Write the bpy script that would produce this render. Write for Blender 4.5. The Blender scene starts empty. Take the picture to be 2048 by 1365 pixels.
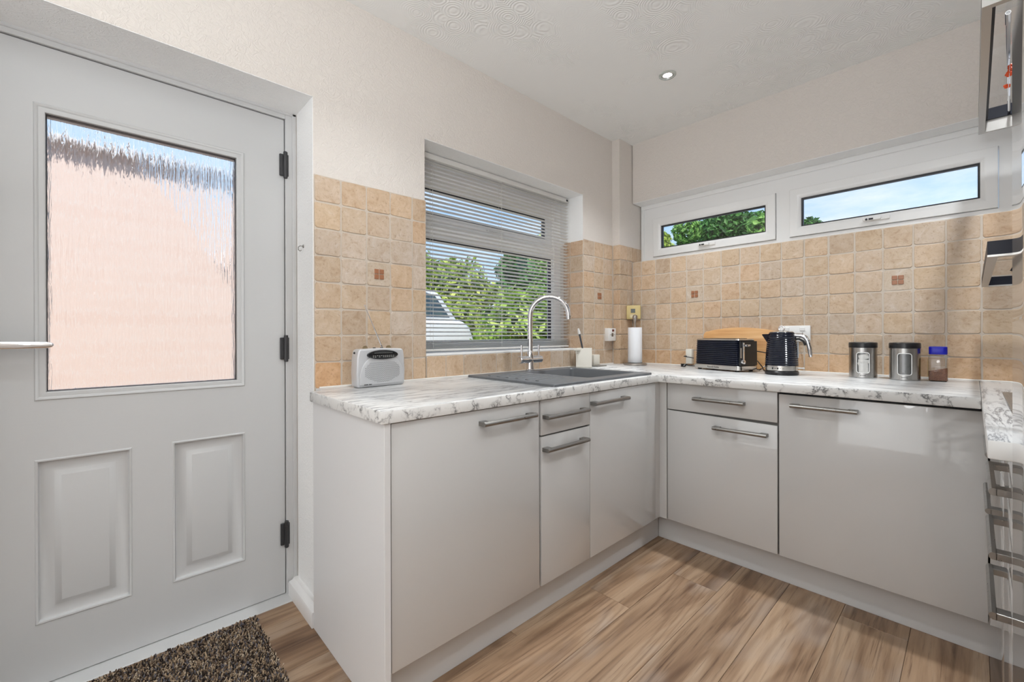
import bpy, bmesh, math, random
import numpy as np
from mathutils import Matrix, Vector

random.seed(7)
S = bpy.context.scene
COL = S.collection
PI = math.pi

# ------------------------------------------------------------------ camera
cam_d = bpy.data.cameras.new('camera')
cam = bpy.data.objects.new('camera', cam_d)
COL.objects.link(cam)
S.camera = cam
F_PX, CX, CY = 864.05, 1024.0, 670.2
yaw, pitch, roll = math.radians(46.858), math.radians(.078), math.radians(-.154)
_b = Matrix(((math.cos(yaw), math.sin(yaw), 0), (0, 0, -1), (-math.sin(yaw), math.cos(yaw), 0)))
_rx = Matrix(((1, 0, 0), (0, math.cos(pitch), -math.sin(pitch)), (0, math.sin(pitch), math.cos(pitch))))
_rz = Matrix(((math.cos(roll), -math.sin(roll), 0), (math.sin(roll), math.cos(roll), 0), (0, 0, 1)))
_m = _rz @ _rx @ _b
rot = Matrix((_m[0], -_m[1], -_m[2])).transposed()
cam.matrix_world = Matrix.Translation((0, 0, 1.078)) @ rot.to_4x4()
cam_d.sensor_width = 36
cam_d.sensor_fit = 'HORIZONTAL'
cam_d.lens = F_PX / 2048 * 36
cam_d.shift_x = 0
cam_d.shift_y = -(682.5 - CY) / 2048
cam_d.clip_start = .005
cam_d.clip_end = 300

# ------------------------------------------------------------------ colour management
S.view_settings.view_transform = 'Standard'
S.view_settings.look = 'None'
S.view_settings.gamma = 1
S.view_settings.use_curve_mapping = False
S.view_settings.exposure = 0.22
try:
    S.cycles.max_bounces = 14
    S.cycles.diffuse_bounces = 6
    S.cycles.glossy_bounces = 6
    S.cycles.transmission_bounces = 10
    S.cycles.transparent_max_bounces = 16
    S.cycles.sample_clamp_indirect = 6
    S.cycles.caustics_reflective = False
    S.cycles.caustics_refractive = False
    S.cycles.use_denoising = True
except Exception:
    pass

# ------------------------------------------------------------------ sky
wd = bpy.data.worlds.new('sky'); S.world = wd; wd.use_nodes = True
nt = wd.node_tree; nt.nodes.clear()
def N(nt, t, **k):
    n = nt.nodes.new(t)
    for a, v in k.items():
        if a.startswith('i_'):
            key = a[2:]
            key = int(key) if key.isdigit() else key.replace('_', ' ')
            n.inputs[key].default_value = v
        else:
            setattr(n, a, v)
    return n
def ramp(nt, stops, interp='LINEAR'):
    r = nt.nodes.new('ShaderNodeValToRGB'); r.color_ramp.interpolation = interp
    e = r.color_ramp.elements
    while len(e) < len(stops): e.new(.5)
    for x, (p, c) in zip(e, stops):
        x.position = p; x.color = (*c, 1) if len(c) == 3 else c
    return r
tc = N(nt, 'ShaderNodeTexCoord'); sp = N(nt, 'ShaderNodeSeparateXYZ')
nt.links.new(tc.outputs['Generated'], sp.inputs[0])
rp = ramp(nt, [(0, (.30, .29, .27)), (.02, (.72, .84, .97)), (.16, (.50, .72, .97)), (.34, (.30, .55, .95)), (1, (.16, .36, .80))])
nt.links.new(sp.outputs['Z'], rp.inputs[0])
mp = N(nt, 'ShaderNodeMapping'); mp.inputs['Scale'].default_value = (2.2, 2.2, 7)
nt.links.new(tc.outputs['Generated'], mp.inputs[0])
nz = N(nt, 'ShaderNodeTexNoise', i_Scale=1.6, i_Detail=6.0, i_Roughness=.6)
nt.links.new(mp.outputs[0], nz.inputs['Vector'])
cr = ramp(nt, [(.46, (0, 0, 0)), (.74, (.85, .85, .85))])
nt.links.new(nz.outputs['Fac'], cr.inputs[0])
mx = N(nt, 'ShaderNodeMix', data_type='RGBA')
nt.links.new(cr.outputs[0], mx.inputs['Factor'])
nt.links.new(rp.outputs[0], mx.inputs['A'])
mx.inputs['B'].default_value = (.90, .94, .98, 1)
bg = N(nt, 'ShaderNodeBackground'); bg.inputs['Strength'].default_value = 1.0
nt.links.new(mx.outputs['Result'], bg.inputs['Color'])
wo = N(nt, 'ShaderNodeOutputWorld'); nt.links.new(bg.outputs[0], wo.inputs[0])

# ------------------------------------------------------------------ lights
def lamp(name, kind, loc, energy, color=(1, 1, 1), **k):
    d = bpy.data.lights.new(name, kind); d.energy = energy; d.color = color
    for a, v in k.items(): setattr(d, a, v)
    o = bpy.data.objects.new(name, d); COL.objects.link(o); o.location = loc
    return o
sun = lamp('sun', 'SUN', (0, 0, 20), 5.0, (1, .95, .88), angle=.012)
sun.rotation_euler = Vector((-.42, .55, -.72)).to_track_quat('-Z', 'Y').to_euler()
# added fill panel behind the camera, where no window stands; ceiling spots follow below
lw = lamp('rear_fill', 'AREA', (-.5, -1.82, 1.45), 16, (.90, .955, 1.0), shape='RECTANGLE', size=2.0, size_y=1.7)
lw.rotation_euler = (PI / 2, 0, 0)
# unseen upward fill, added to brighten the ceiling
fl = lamp('ceiling_fill', 'AREA', (.0, -.35, 1.52), 29, (.89, .95, 1.0), shape='DISK', size=.6)
fl.rotation_euler = (PI - .18, 0, 0)
# weak unseen frontal fill above the lens, added to lift the sink window frame
cf = lamp('front_fill', 'AREA', (.0, -.12, 1.50), 2, (.95, .975, 1.0), shape='DISK', size=.35)
cf.rotation_euler = Vector((-.80, .60, .02)).to_track_quat('-Z', 'Y').to_euler()
SPOTS = [(-1.095, 2.149, 62), (-1.095, .75, 34), (-1.095, -.75, 12), (.1, 2.149, 62), (-.02, .75, 18), (-.02, -.75, 30)]
for x, y, e in SPOTS:
    lamp('ceiling_spot_light', 'SPOT', (x, y, 2.425), e, (.92, .965, 1.0), spot_size=math.radians(118), spot_blend=1.0, shadow_soft_size=.03)

# ------------------------------------------------------------------ mesh builder
class MB:
    def __init__(s): s.v = []; s.f = []; s.m = []; s.mi = 0
    def add(s, vs, fs):
        b = len(s.v); s.v += [tuple(p) for p in vs]
        s.f += [tuple(b + i for i in f) for f in fs]; s.m += [s.mi] * len(fs)
        return s
    def box(s, x0, x1, y0, y1, z0, z1, bev=0, seg=2):
        if bev <= 0:
            vs = [(x, y, z) for x in (x0, x1) for y in (y0, y1) for z in (z0, z1)]
            return s.add(vs, [(0, 1, 3, 2), (4, 6, 7, 5), (0, 4, 5, 1), (2, 3, 7, 6), (0, 2, 6, 4), (1, 5, 7, 3)])
        bm = bmesh.new(); bmesh.ops.create_cube(bm, size=1)
        for q in bm.verts:
            q.co = ((x0 + x1) / 2 + q.co.x * (x1 - x0), (y0 + y1) / 2 + q.co.y * (y1 - y0), (z0 + z1) / 2 + q.co.z * (z1 - z0))
        bmesh.ops.bevel(bm, geom=bm.edges[:], offset=bev, segments=seg, affect='EDGES', profile=.5)
        return s.bm(bm)
    def bm(s, bm):
        bm.verts.index_update()
        s.add([q.co.copy() for q in bm.verts], [[q.index for q in f.verts] for f in bm.faces]); bm.free()
        return s
    def prism(s, poly, axis, a, b, bev=0, seg=2):
        """poly: 2-D outline; axis 'x','y','z' is the extrusion direction from a to b"""
        def P(p, t):
            return {'x': (t, p[0], p[1]), 'y': (p[0], t, p[1]), 'z': (p[0], p[1], t)}[axis]
        bm = bmesh.new()
        A = [bm.verts.new(P(p, a)) for p in poly]; B = [bm.verts.new(P(p, b)) for p in poly]
        n = len(poly)
        bm.faces.new(A[::-1]); bm.faces.new(B)
        for i in range(n): bm.faces.new((A[i], A[(i + 1) % n], B[(i + 1) % n], B[i]))
        bmesh.ops.recalc_face_normals(bm, faces=bm.faces[:])
        if bev:
            bmesh.ops.bevel(bm, geom=[e for e in bm.edges if len(e.link_faces) == 2 and e.calc_face_angle() > .6], offset=bev, segments=seg, affect='EDGES', profile=.5)
        return s.bm(bm)
    def tube(s, pts, r, n=10, cap=True):
        pts = [Vector(p) for p in pts]; R = r if isinstance(r, (list, tuple)) else [r] * len(pts)
        t0 = (pts[1] - pts[0]).normalized()
        u = t0.orthogonal().normalized(); vs = []; fs = []
        for i, p in enumerate(pts):
            t = (pts[min(i + 1, len(pts) - 1)] - pts[max(i - 1, 0)]).normalized()
            u = (u - t * u.dot(t)); u = u.normalized() if u.length > 1e-6 else t.orthogonal().normalized()
            w = t.cross(u)
            vs += [p + (u * math.cos(2 * PI * k / n) + w * math.sin(2 * PI * k / n)) * R[i] for k in range(n)]
        for i in range(len(pts) - 1):
            for k in range(n):
                a = i * n + k; b = i * n + (k + 1) % n
                fs.append((a, b, b + n, a + n))
        if cap:
            fs.append(tuple(range(n))[::-1]); fs.append(tuple((len(pts) - 1) * n + k for k in range(n)))
        return s.add(vs, fs)
    def lathe(s, prof, c=(0, 0, 0), n=32, axis='z', cap=True, sx=1, sy=1, arc=None):
        """prof: (radius, height) pairs from bottom to top"""
        vs = []; fs = []
        for r, h in prof:
            for k in range(n):
                a = 2 * PI * k / n; p = (r * math.cos(a) * sx, r * math.sin(a) * sy)
                q = {'z': (p[0], p[1], h), 'x': (h, p[0], p[1]), 'y': (p[1], h, p[0])}[axis]
                vs.append((c[0] + q[0], c[1] + q[1], c[2] + q[2]))
        for i in range(len(prof) - 1):
            for k in range(n):
                a = i * n + k; b = i * n + (k + 1) % n
                fs.append((a, b, b + n, a + n))
        if cap:
            if prof[0][0] > 1e-6: fs.append(tuple(range(n))[::-1])
            if prof[-1][0] > 1e-6: fs.append(tuple((len(prof) - 1) * n + k for k in range(n)))
        return s.add(vs, fs)
    def ring(s, P, a0, a1, b0, b1, prof, fill=False):
        """concentric rectangles (inset, depth) lofted; P(a, b, depth) -> xyz"""
        vs = []; fs = []
        for d, h in prof:
            vs += [P(a0 + d, b0 + d, h), P(a1 - d, b0 + d, h), P(a1 - d, b1 - d, h), P(a0 + d, b1 - d, h)]
        for i in range(len(prof) - 1):
            for k in range(4):
                a = 4 * i + k; b = 4 * i + (k + 1) % 4
                fs.append((a, b, b + 4, a + 4))
        if fill: n = 4 * (len(prof) - 1); fs.append((n, n + 1, n + 2, n + 3))
        return s.add(vs, fs)
    def quad(s, *p): return s.add(p, [tuple(range(len(p)))])

ORIG = {}
def mesh_of(name, mb, mats, smooth=35, off=(0, 0, 0)):
    me = bpy.data.meshes.new(name)
    vs = [(p[0] - off[0], p[1] - off[1], p[2] - off[2]) for p in mb.v]
    me.from_pydata(vs, [], mb.f)
    mats = mats if isinstance(mats, (list, tuple)) else [mats]
    for m in mats: me.materials.append(m)
    if len(mats) > 1: me.polygons.foreach_set('material_index', mb.m)
    bm = bmesh.new(); bm.from_mesh(me)
    bmesh.ops.recalc_face_normals(bm, faces=bm.faces[:])
    if smooth:
        lim = math.radians(smooth)
        for f in bm.faces: f.smooth = True
        for e in bm.edges:
            if len(e.link_faces) != 2 or e.calc_face_angle() > lim: e.smooth = False
    bm.to_mesh(me); bm.free()
    return me
def obj(name, mb, mats, parent=None, local=False, at=None, smooth=35):
    if parent is not None:
        off = (0, 0, 0) if local else ORIG[parent.name]
        me = mesh_of(name, mb, mats, smooth, off)
        o = bpy.data.objects.new(name, me); COL.objects.link(o); o.parent = parent
        ORIG[o.name] = ORIG[parent.name]
    else:
        if at is None:
            a = np.array(mb.v); lo, hi = a.min(0), a.max(0)
            at = (float((lo[0] + hi[0]) / 2), float((lo[1] + hi[1]) / 2), float(lo[2]))
        me = mesh_of(name, mb, mats, smooth, at)
        o = bpy.data.objects.new(name, me); COL.objects.link(o); o.location = at
        ORIG[o.name] = at
    return o
def tag(o, label, cat, group=None, kind=None):
    o['label'] = label; o['category'] = cat
    if group: o['group'] = group
    if kind: o['kind'] = kind
    return o
def thing(name, label, cat, loc, rotz=0, group=None):
    o = bpy.data.objects.new(name, None); COL.objects.link(o); o.empty_display_size = .05
    o.location = loc; o.rotation_euler = (0, 0, rotz); ORIG[o.name] = tuple(loc)
    return tag(o, label, cat, group)
def struct(o):
    o['kind'] = 'structure'; return o
def copy_part(o, parent, **k):
    c = o.copy(); COL.objects.link(c); c.parent = parent; ORIG[c.name] = ORIG[parent.name]
    return c

# ------------------------------------------------------------------ materials
def base_mat(name):
    m = bpy.data.materials.new(name); m.use_nodes = True
    t = m.node_tree; b = t.nodes['Principled BSDF']
    return m, t, b
def pm(name, col, rough=.5, metal=0, spec=.5, coat=0, coat_r=.03, trans=0, ior=1.5, emit=None, es=0, bump=None):
    m, t, b = base_mat(name)
    b.inputs['Base Color'].default_value = (*col, 1); b.inputs['Roughness'].default_value = rough
    b.inputs['Metallic'].default_value = metal; b.inputs['Specular IOR Level'].default_value = spec
    b.inputs['Coat Weight'].default_value = coat; b.inputs['Coat Roughness'].default_value = coat_r
    b.inputs['Transmission Weight'].default_value = trans; b.inputs['IOR'].default_value = ior
    if emit: b.inputs['Emission Color'].default_value = (*emit, 1); b.inputs['Emission Strength'].default_value = es
    if bump:
        sc, st, dist = bump
        c = N(t, 'ShaderNodeTexCoord'); n = N(t, 'ShaderNodeTexNoise', i_Scale=sc, i_Detail=3.0)
        t.links.new(c.outputs['Object'], n.inputs['Vector'])
        bp = N(t, 'ShaderNodeBump', i_Strength=st, i_Distance=dist)
        t.links.new(n.outputs['Fac'], bp.inputs['Height']); t.links.new(bp.outputs[0], b.inputs['Normal'])
    return m
def mapping(t, coord='Object', scale=(1, 1, 1), rot=(0, 0, 0), rand=0):
    c = N(t, 'ShaderNodeTexCoord'); mpn = N(t, 'ShaderNodeMapping')
    mpn.inputs['Scale'].default_value = scale; mpn.inputs['Rotation'].default_value = rot
    t.links.new(c.outputs[coord], mpn.inputs[0])
    if rand:
        oi = N(t, 'ShaderNodeObjectInfo'); mm = N(t, 'ShaderNodeMath', operation='MULTIPLY'); mm.inputs[1].default_value = rand
        t.links.new(oi.outputs['Random'], mm.inputs[0])
        cb = N(t, 'ShaderNodeCombineXYZ')
        for i in range(3): t.links.new(mm.outputs[0], cb.inputs[i])
        t.links.new(cb.outputs[0], mpn.inputs['Location'])
    return mpn
def mixc(t, fac, a, b, mode='MIX'):
    m = N(t, 'ShaderNodeMix', data_type='RGBA', blend_type=mode)
    for key, v in (('Factor', fac), ('A', a), ('B', b)):
        if isinstance(v, bpy.types.NodeSocket): t.links.new(v, m.inputs[key])
        elif key == 'Factor': m.inputs[key].default_value = v
        else: m.inputs[key].default_value = (*v, 1)
    return m.outputs['Result']

def plaster(name, col, swirl):
    """painted, textured plaster / embossed paper"""
    m, t, b = base_mat(name)
    b.inputs['Base Color'].default_value = (*col, 1); b.inputs['Roughness'].default_value = .75
    b.inputs['Specular IOR Level'].default_value = .25
    g = N(t, 'ShaderNodeNewGeometry')
    if swirl:
        v = N(t, 'ShaderNodeTexVoronoi', feature='F1', i_Scale=8.5, i_Randomness=1.0)
        t.links.new(g.outputs['Position'], v.inputs['Vector'])
        w = N(t, 'ShaderNodeMath', operation='MULTIPLY'); w.inputs[1].default_value = 82
        t.links.new(v.outputs['Distance'], w.inputs[0])
        n0 = N(t, 'ShaderNodeTexNoise', i_Scale=14.0, i_Detail=2.0); t.links.new(g.outputs['Position'], n0.inputs['Vector'])
        ad = N(t, 'ShaderNodeMath', operation='MULTIPLY_ADD'); ad.inputs[1].default_value = 9
        t.links.new(n0.outputs['Fac'], ad.inputs[0]); t.links.new(w.outputs[0], ad.inputs[2])
        sn = N(t, 'ShaderNodeMath', operation='SINE'); t.links.new(ad.outputs[0], sn.inputs[0])
        n1 = N(t, 'ShaderNodeTexNoise', i_Scale=3.0, i_Detail=1.0); t.links.new(g.outputs['Position'], n1.inputs['Vector'])
        rr = ramp(t, [(.46, (.06,) * 3), (.62, (1,) * 3)]); t.links.new(n1.outputs['Fac'], rr.inputs[0])
        h = N(t, 'ShaderNodeMath', operation='MULTIPLY')
        t.links.new(sn.outputs[0], h.inputs[0]); t.links.new(rr.outputs[0], h.inputs[1])
        hs = h.outputs[0]; st, di = .32, .003
    else:
        n1 = N(t, 'ShaderNodeTexNoise', i_Scale=38.0, i_Detail=2.5, i_Distortion=1.6)
        t.links.new(g.outputs['Position'], n1.inputs['Vector'])
        rr = ramp(t, [(.38, (0,) * 3), (.5, (1,) * 3), (.62, (.25,) * 3)]); t.links.new(n1.outputs['Fac'], rr.inputs[0])
        hs = rr.outputs[0]; st, di = .5, .0018
    bp = N(t, 'ShaderNodeBump', i_Strength=st, i_Distance=di)
    t.links.new(hs, bp.inputs['Height']); t.links.new(bp.outputs[0], b.inputs['Normal'])
    return m

def travertine():
    m, t, b = base_mat('tumbled_travertine')
    oi = N(t, 'ShaderNodeObjectInfo'); mpn = mapping(t, rand=37)
    n1 = N(t, 'ShaderNodeTexNoise', i_Scale=22.0, i_Detail=6.0, i_Roughness=.68, i_Distortion=.8); t.links.new(mpn.outputs[0], n1.inputs['Vector'])
    r1 = ramp(t, [(.28, (.42, .29, .19)), (.44, (.515, .39, .275)), (.60, (.565, .445, .335)), (.76, (.61, .52, .43))]); t.links.new(n1.outputs['Fac'], r1.inputs[0])
    c = mixc(t, 1.0, r1.outputs[0], oi.outputs['Color'], 'MULTIPLY')
    n2 = N(t, 'ShaderNodeTexNoise', i_Scale=95.0, i_Detail=4.0, i_Roughness=.7); t.links.new(mpn.outputs[0], n2.inputs['Vector'])
    r2 = ramp(t, [(.30, (.66, .58, .5)), (.43, (1, 1, 1)), (.7, (1.06, 1.06, 1.05))]); t.links.new(n2.outputs['Fac'], r2.inputs[0])
    c = mixc(t, .75, c, r2.outputs[0], 'MULTIPLY')
    v = N(t, 'ShaderNodeTexVoronoi', i_Scale=120.0); t.links.new(mpn.outputs[0], v.inputs['Vector'])
    rv = ramp(t, [(.0, (1,) * 3), (.17, (0,) * 3)]); t.links.new(v.outputs['Distance'], rv.inputs[0])
    n3 = N(t, 'ShaderNodeTexNoise', i_Scale=17.0, i_Detail=2.0); t.links.new(mpn.outputs[0], n3.inputs['Vector'])
    r3 = ramp(t, [(.52, (0,) * 3), (.66, (1,) * 3)]); t.links.new(n3.outputs['Fac'], r3.inputs[0])
    pit = mixc(t, 1.0, rv.outputs[0], r3.outputs[0], 'MULTIPLY')
    c = mixc(t, pit, c, (.36, .23, .13))
    t.links.new(c, b.inputs['Base Color'])
    b.inputs['Roughness'].default_value = .48; b.inputs['Specular IOR Level'].default_value = .38
    h = N(t, 'ShaderNodeMath', operation='SUBTRACT'); t.links.new(n2.outputs['Fac'], h.inputs[0])
    t.links.new(pit, h.inputs[1])
    bp = N(t, 'ShaderNodeBump', i_Strength=.35, i_Distance=.002)
    t.links.new(h.outputs[0], bp.inputs['Height']); t.links.new(bp.outputs[0], b.inputs['Normal'])
    return m

def marble(name, along):
    """printed marble worktop; along = 'x' or 'y' is the run of the streaks on top"""
    m, t, b = base_mat(name)
    g = N(t, 'ShaderNodeNewGeometry')
    def mapped(sc):
        q = N(t, 'ShaderNodeMapping'); q.inputs['Scale'].default_value = sc
        t.links.new(g.outputs['Position'], q.inputs[0]); return q.outputs[0]
    st = (3.2, 25, 6) if along == 'x' else (25, 3.2, 6)
    n1 = N(t, 'ShaderNodeTexNoise', i_Scale=1.0, i_Detail=6.0, i_Roughness=.62, i_Distortion=.55); t.links.new(mapped(st), n1.inputs['Vector'])
    r1 = ramp(t, [(.42, (.70, .70, .69)), (.465, (.58, .58, .58)), (.496, (.20, .20, .21)), (.525, (.58, .58, .58)), (.58, (.72, .72, .71))]); t.links.new(n1.outputs['Fac'], r1.inputs[0])
    n1b = N(t, 'ShaderNodeTexNoise', i_Scale=2.6, i_Detail=2.0); t.links.new(g.outputs['Position'], n1b.inputs['Vector'])
    r1b = ramp(t, [(.36, (.1,) * 3), (.54, (1,) * 3)]); t.links.new(n1b.outputs['Fac'], r1b.inputs[0])
    top = mixc(t, r1b.outputs[0], (.70, .70, .69), r1.outputs[0])
    nd = N(t, 'ShaderNodeTexNoise', i_Scale=26.0, i_Detail=4.0, i_Roughness=.65); t.links.new(g.outputs['Position'], nd.inputs['Vector'])
    vm = N(t, 'ShaderNodeVectorMath', operation='MULTIPLY_ADD'); vm.inputs[1].default_value = (.11, .11, .11)
    t.links.new(nd.outputs['Color'], vm.inputs[0]); t.links.new(g.outputs['Position'], vm.inputs[2])
    v2 = N(t, 'ShaderNodeTexVoronoi', feature='DISTANCE_TO_EDGE', i_Scale=17.0); t.links.new(vm.outputs[0], v2.inputs['Vector'])
    r2 = ramp(t, [(.0, (.10, .10, .10)), (.035, (.34, .335, .33)), (.09, (.62, .615, .605)), (.2, (.74, .735, .72))]); t.links.new(v2.outputs['Distance'], r2.inputs[0])
    n3 = N(t, 'ShaderNodeTexNoise', i_Scale=13.0, i_Detail=3.0, i_Roughness=.6); t.links.new(g.outputs['Position'], n3.inputs['Vector'])
    r3 = ramp(t, [(.46, (0,) * 3), (.60, (1,) * 3)]); t.links.new(n3.outputs['Fac'], r3.inputs[0])
    side = mixc(t, r3.outputs[0], (.74, .735, .72), r2.outputs[0])
    sp = N(t, 'ShaderNodeSeparateXYZ'); t.links.new(g.outputs['True Normal'], sp.inputs[0])
    rz = ramp(t, [(.55, (0,) * 3), (.75, (1,) * 3)]); t.links.new(sp.outputs['Z'], rz.inputs[0])
    c = mixc(t, rz.outputs[0], side, top)
    t.links.new(c, b.inputs['Base Color']); b.inputs['Roughness'].default_value = .28
    b.inputs['Specular IOR Level'].default_value = .45
    return m

def oak():
    m, t, b = base_mat('oak_laminate')
    oi = N(t, 'ShaderNodeObjectInfo')
    mp1 = mapping(t, scale=(6.5, .55, 1), rand=61); mp2 = mapping(t, scale=(120, 3.2, 1), rand=23); mp3 = mapping(t, scale=(5, 2.6, 1), rand=11)
    n1 = N(t, 'ShaderNodeTexNoise', i_Scale=1.0, i_Detail=5.0, i_Roughness=.6, i_Distortion=1.1); t.links.new(mp1.outputs[0], n1.inputs['Vector'])
    r1 = ramp(t, [(.25, (.085, .047, .026)), (.38, (.165, .098, .058)), (.5, (.265, .172, .106)), (.62, (.325, .228, .152)), (.78, (.285, .21, .155))]); t.links.new(n1.outputs['Fac'], r1.inputs[0])
    n2 = N(t, 'ShaderNodeTexNoise', i_Scale=1.0, i_Detail=5.0, i_Roughness=.7, i_Distortion=.4); t.links.new(mp2.outputs[0], n2.inputs['Vector'])
    r2 = ramp(t, [(.34, (.52, .47, .45)), (.44, (.93,) * 3), (.7, (1.10,) * 3)]); t.links.new(n2.outputs['Fac'], r2.inputs[0])
    c = mixc(t, .9, r1.outputs[0], r2.outputs[0], 'MULTIPLY')
    n3 = N(t, 'ShaderNodeTexNoise', i_Scale=1.3, i_Detail=2.0); t.links.new(mp3.outputs[0], n3.inputs['Vector'])
    r3 = ramp(t, [(.52, (0,) * 3), (.68, (.42,) * 3)]); t.links.new(n3.outputs['Fac'], r3.inputs[0])
    c = mixc(t, r3.outputs[0], c, (.30, .245, .205))
    mp4 = mapping(t, scale=(4.2, .42, 1), rand=47)
    n4 = N(t, 'ShaderNodeTexNoise', i_Scale=1.0, i_Detail=2.0, i_Distortion=.4); t.links.new(mp4.outputs[0], n4.inputs['Vector'])
    m4 = N(t, 'ShaderNodeMath', operation='MULTIPLY'); m4.inputs[1].default_value = 90; t.links.new(n4.outputs['Fac'], m4.inputs[0])
    s4 = N(t, 'ShaderNodeMath', operation='SINE'); t.links.new(m4.outputs[0], s4.inputs[0])
    r4 = ramp(t, [(.0, (.74, .70, .67)), (.35, (.98,) * 3), (1, (1.05,) * 3)]); 
    a4 = N(t, 'ShaderNodeMath', operation='MULTIPLY_ADD'); a4.inputs[1].default_value = .5; a4.inputs[2].default_value = .5
    t.links.new(s4.outputs[0], a4.inputs[0]); t.links.new(a4.outputs[0], r4.inputs[0])
    c = mixc(t, .8, c, r4.outputs[0], 'MULTIPLY')
    # knots
    mpk = mapping(t, scale=(7, 2.0, 1), rand=5)
    vk = N(t, 'ShaderNodeTexVoronoi', i_Scale=1.0); t.links.new(mpk.outputs[0], vk.inputs['Vector'])
    rk = ramp(t, [(.02, (.85,) * 3), (.13, (0,) * 3)]); t.links.new(vk.outputs['Distance'], rk.inputs[0])
    c = mixc(t, rk.outputs[0], c, (.10, .052, .028))
    hv = N(t, 'ShaderNodeMapRange'); hv.inputs['To Min'].default_value = 1.12; hv.inputs['To Max'].default_value = 1.27
    t.links.new(oi.outputs['Random'], hv.inputs['Value'])
    hs = N(t, 'ShaderNodeHueSaturation'); t.links.new(hv.outputs[0], hs.inputs['Value']); t.links.new(c, hs.inputs['Color'])
    t.links.new(hs.outputs[0], b.inputs['Base Color'])
    b.inputs['Roughness'].default_value = .42; b.inputs['Specular IOR Level'].default_value = .35
    bp = N(t, 'ShaderNodeBump', i_Strength=.18, i_Distance=.001)
    t.links.new(n2.outputs['Fac'], bp.inputs['Height']); t.links.new(bp.outputs[0], b.inputs['Normal'])
    return m

def thin_glass(name, tint=(1, 1, 1), refl=1.0):
    m = bpy.data.materials.new(name); m.use_nodes = True; t = m.node_tree; t.nodes.clear()
    tr = N(t, 'ShaderNodeBsdfTransparent'); tr.inputs[0].default_value = (*tint, 1)
    gl = N(t, 'ShaderNodeBsdfGlossy'); gl.inputs['Roughness'].default_value = .0
    lw_ = N(t, 'ShaderNodeLayerWeight', i_Blend=.5)          # Schlick's approximation, the same from both faces
    pw = N(t, 'ShaderNodeMath', operation='POWER'); pw.inputs[1].default_value = 5; t.links.new(lw_.outputs['Facing'], pw.inputs[0])
    mu = N(t, 'ShaderNodeMath', operation='MULTIPLY_ADD'); mu.inputs[1].default_value = .93 * min(refl, 1); mu.inputs[2].default_value = .06 * refl
    t.links.new(pw.outputs[0], mu.inputs[0])
    mxs = N(t, 'ShaderNodeMixShader'); o = N(t, 'ShaderNodeOutputMaterial')
    t.links.new(mu.outputs[0], mxs.inputs[0]); t.links.new(tr.outputs[0], mxs.inputs[1]); t.links.new(gl.outputs[0], mxs.inputs[2])
    t.links.new(mxs.outputs[0], o.inputs[0])
    return m

def rain_glass():
    m, t, b = base_mat('rain_textured_glass')
    b.inputs['Base Color'].default_value = (1, .985, .97, 1); b.inputs['Transmission Weight'].default_value = 1
    b.inputs['Roughness'].default_value = .06; b.inputs['IOR'].default_value = 1.36
    mpn = mapping(t, scale=(1, 150, 9))
    n = N(t, 'ShaderNodeTexNoise', i_Scale=1.0, i_Detail=3.0, i_Roughness=.55, i_Distortion=.5); t.links.new(mpn.outputs[0], n.inputs['Vector'])
    bp = N(t, 'ShaderNodeBump', i_Strength=1.0, i_Distance=.014)
    t.links.new(n.outputs['Fac'], bp.inputs['Height']); t.links.new(bp.outputs[0], b.inputs['Normal'])
    return m

def upvc_grain(name, col):
    m, t, b = base_mat(name)
    b.inputs['Base Color'].default_value = (*col, 1); b.inputs['Roughness'].default_value = .38
    mpn = mapping(t, scale=(1, 7, 120)); n = N(t, 'ShaderNodeTexNoise', i_Scale=1.0, i_Detail=4.0, i_Distortion=.8); t.links.new(mpn.outputs[0], n.inputs['Vector'])
    bp = N(t, 'ShaderNodeBump', i_Strength=.16, i_Distance=.0008)
    t.links.new(n.outputs['Fac'], bp.inputs['Height']); t.links.new(bp.outputs[0], b.inputs['Normal'])
    return m

def brushed(name, col, rough=.28, scale=(4, 4, 260), aniso=0):
    m, t, b = base_mat(name)
    b.inputs['Base Color'].default_value = (*col, 1); b.inputs['Metallic'].default_value = 1
    mpn = mapping(t, scale=scale); n = N(t, 'ShaderNodeTexNoise', i_Scale=1.0, i_Detail=2.0); t.links.new(mpn.outputs[0], n.inputs['Vector'])
    r = N(t, 'ShaderNodeMapRange'); r.inputs['To Min'].default_value = rough * .7; r.inputs['To Max'].default_value = rough * 1.4
    t.links.new(n.outputs['Fac'], r.inputs['Value']); t.links.new(r.outputs[0], b.inputs['Roughness'])
    return m

def leaf_mat(name, c0, c1, c2):
    m, t, b = base_mat(name)
    g = N(t, 'ShaderNodeNewGeometry')
    r = ramp(t, [(0, c0), (.55, c1), (1, c2)]); t.links.new(g.outputs['Random Per Island'], r.inputs[0])
    t.links.new(r.outputs[0], b.inputs['Base Color']); b.inputs['Roughness'].default_value = .5
    b.inputs['Specular IOR Level'].default_value = .3
    # light through the leaves
    tl = N(t, 'ShaderNodeBsdfTranslucent'); t.links.new(r.outputs[0], tl.inputs[0])
    ms = N(t, 'ShaderNodeMixShader'); ms.inputs[0].default_value = .35
    o = t.nodes['Material Output']
    t.links.new(b.outputs[0], ms.inputs[1]); t.links.new(tl.outputs[0], ms.inputs[2]); t.links.new(ms.outputs[0], o.inputs[0])
    return m

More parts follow.
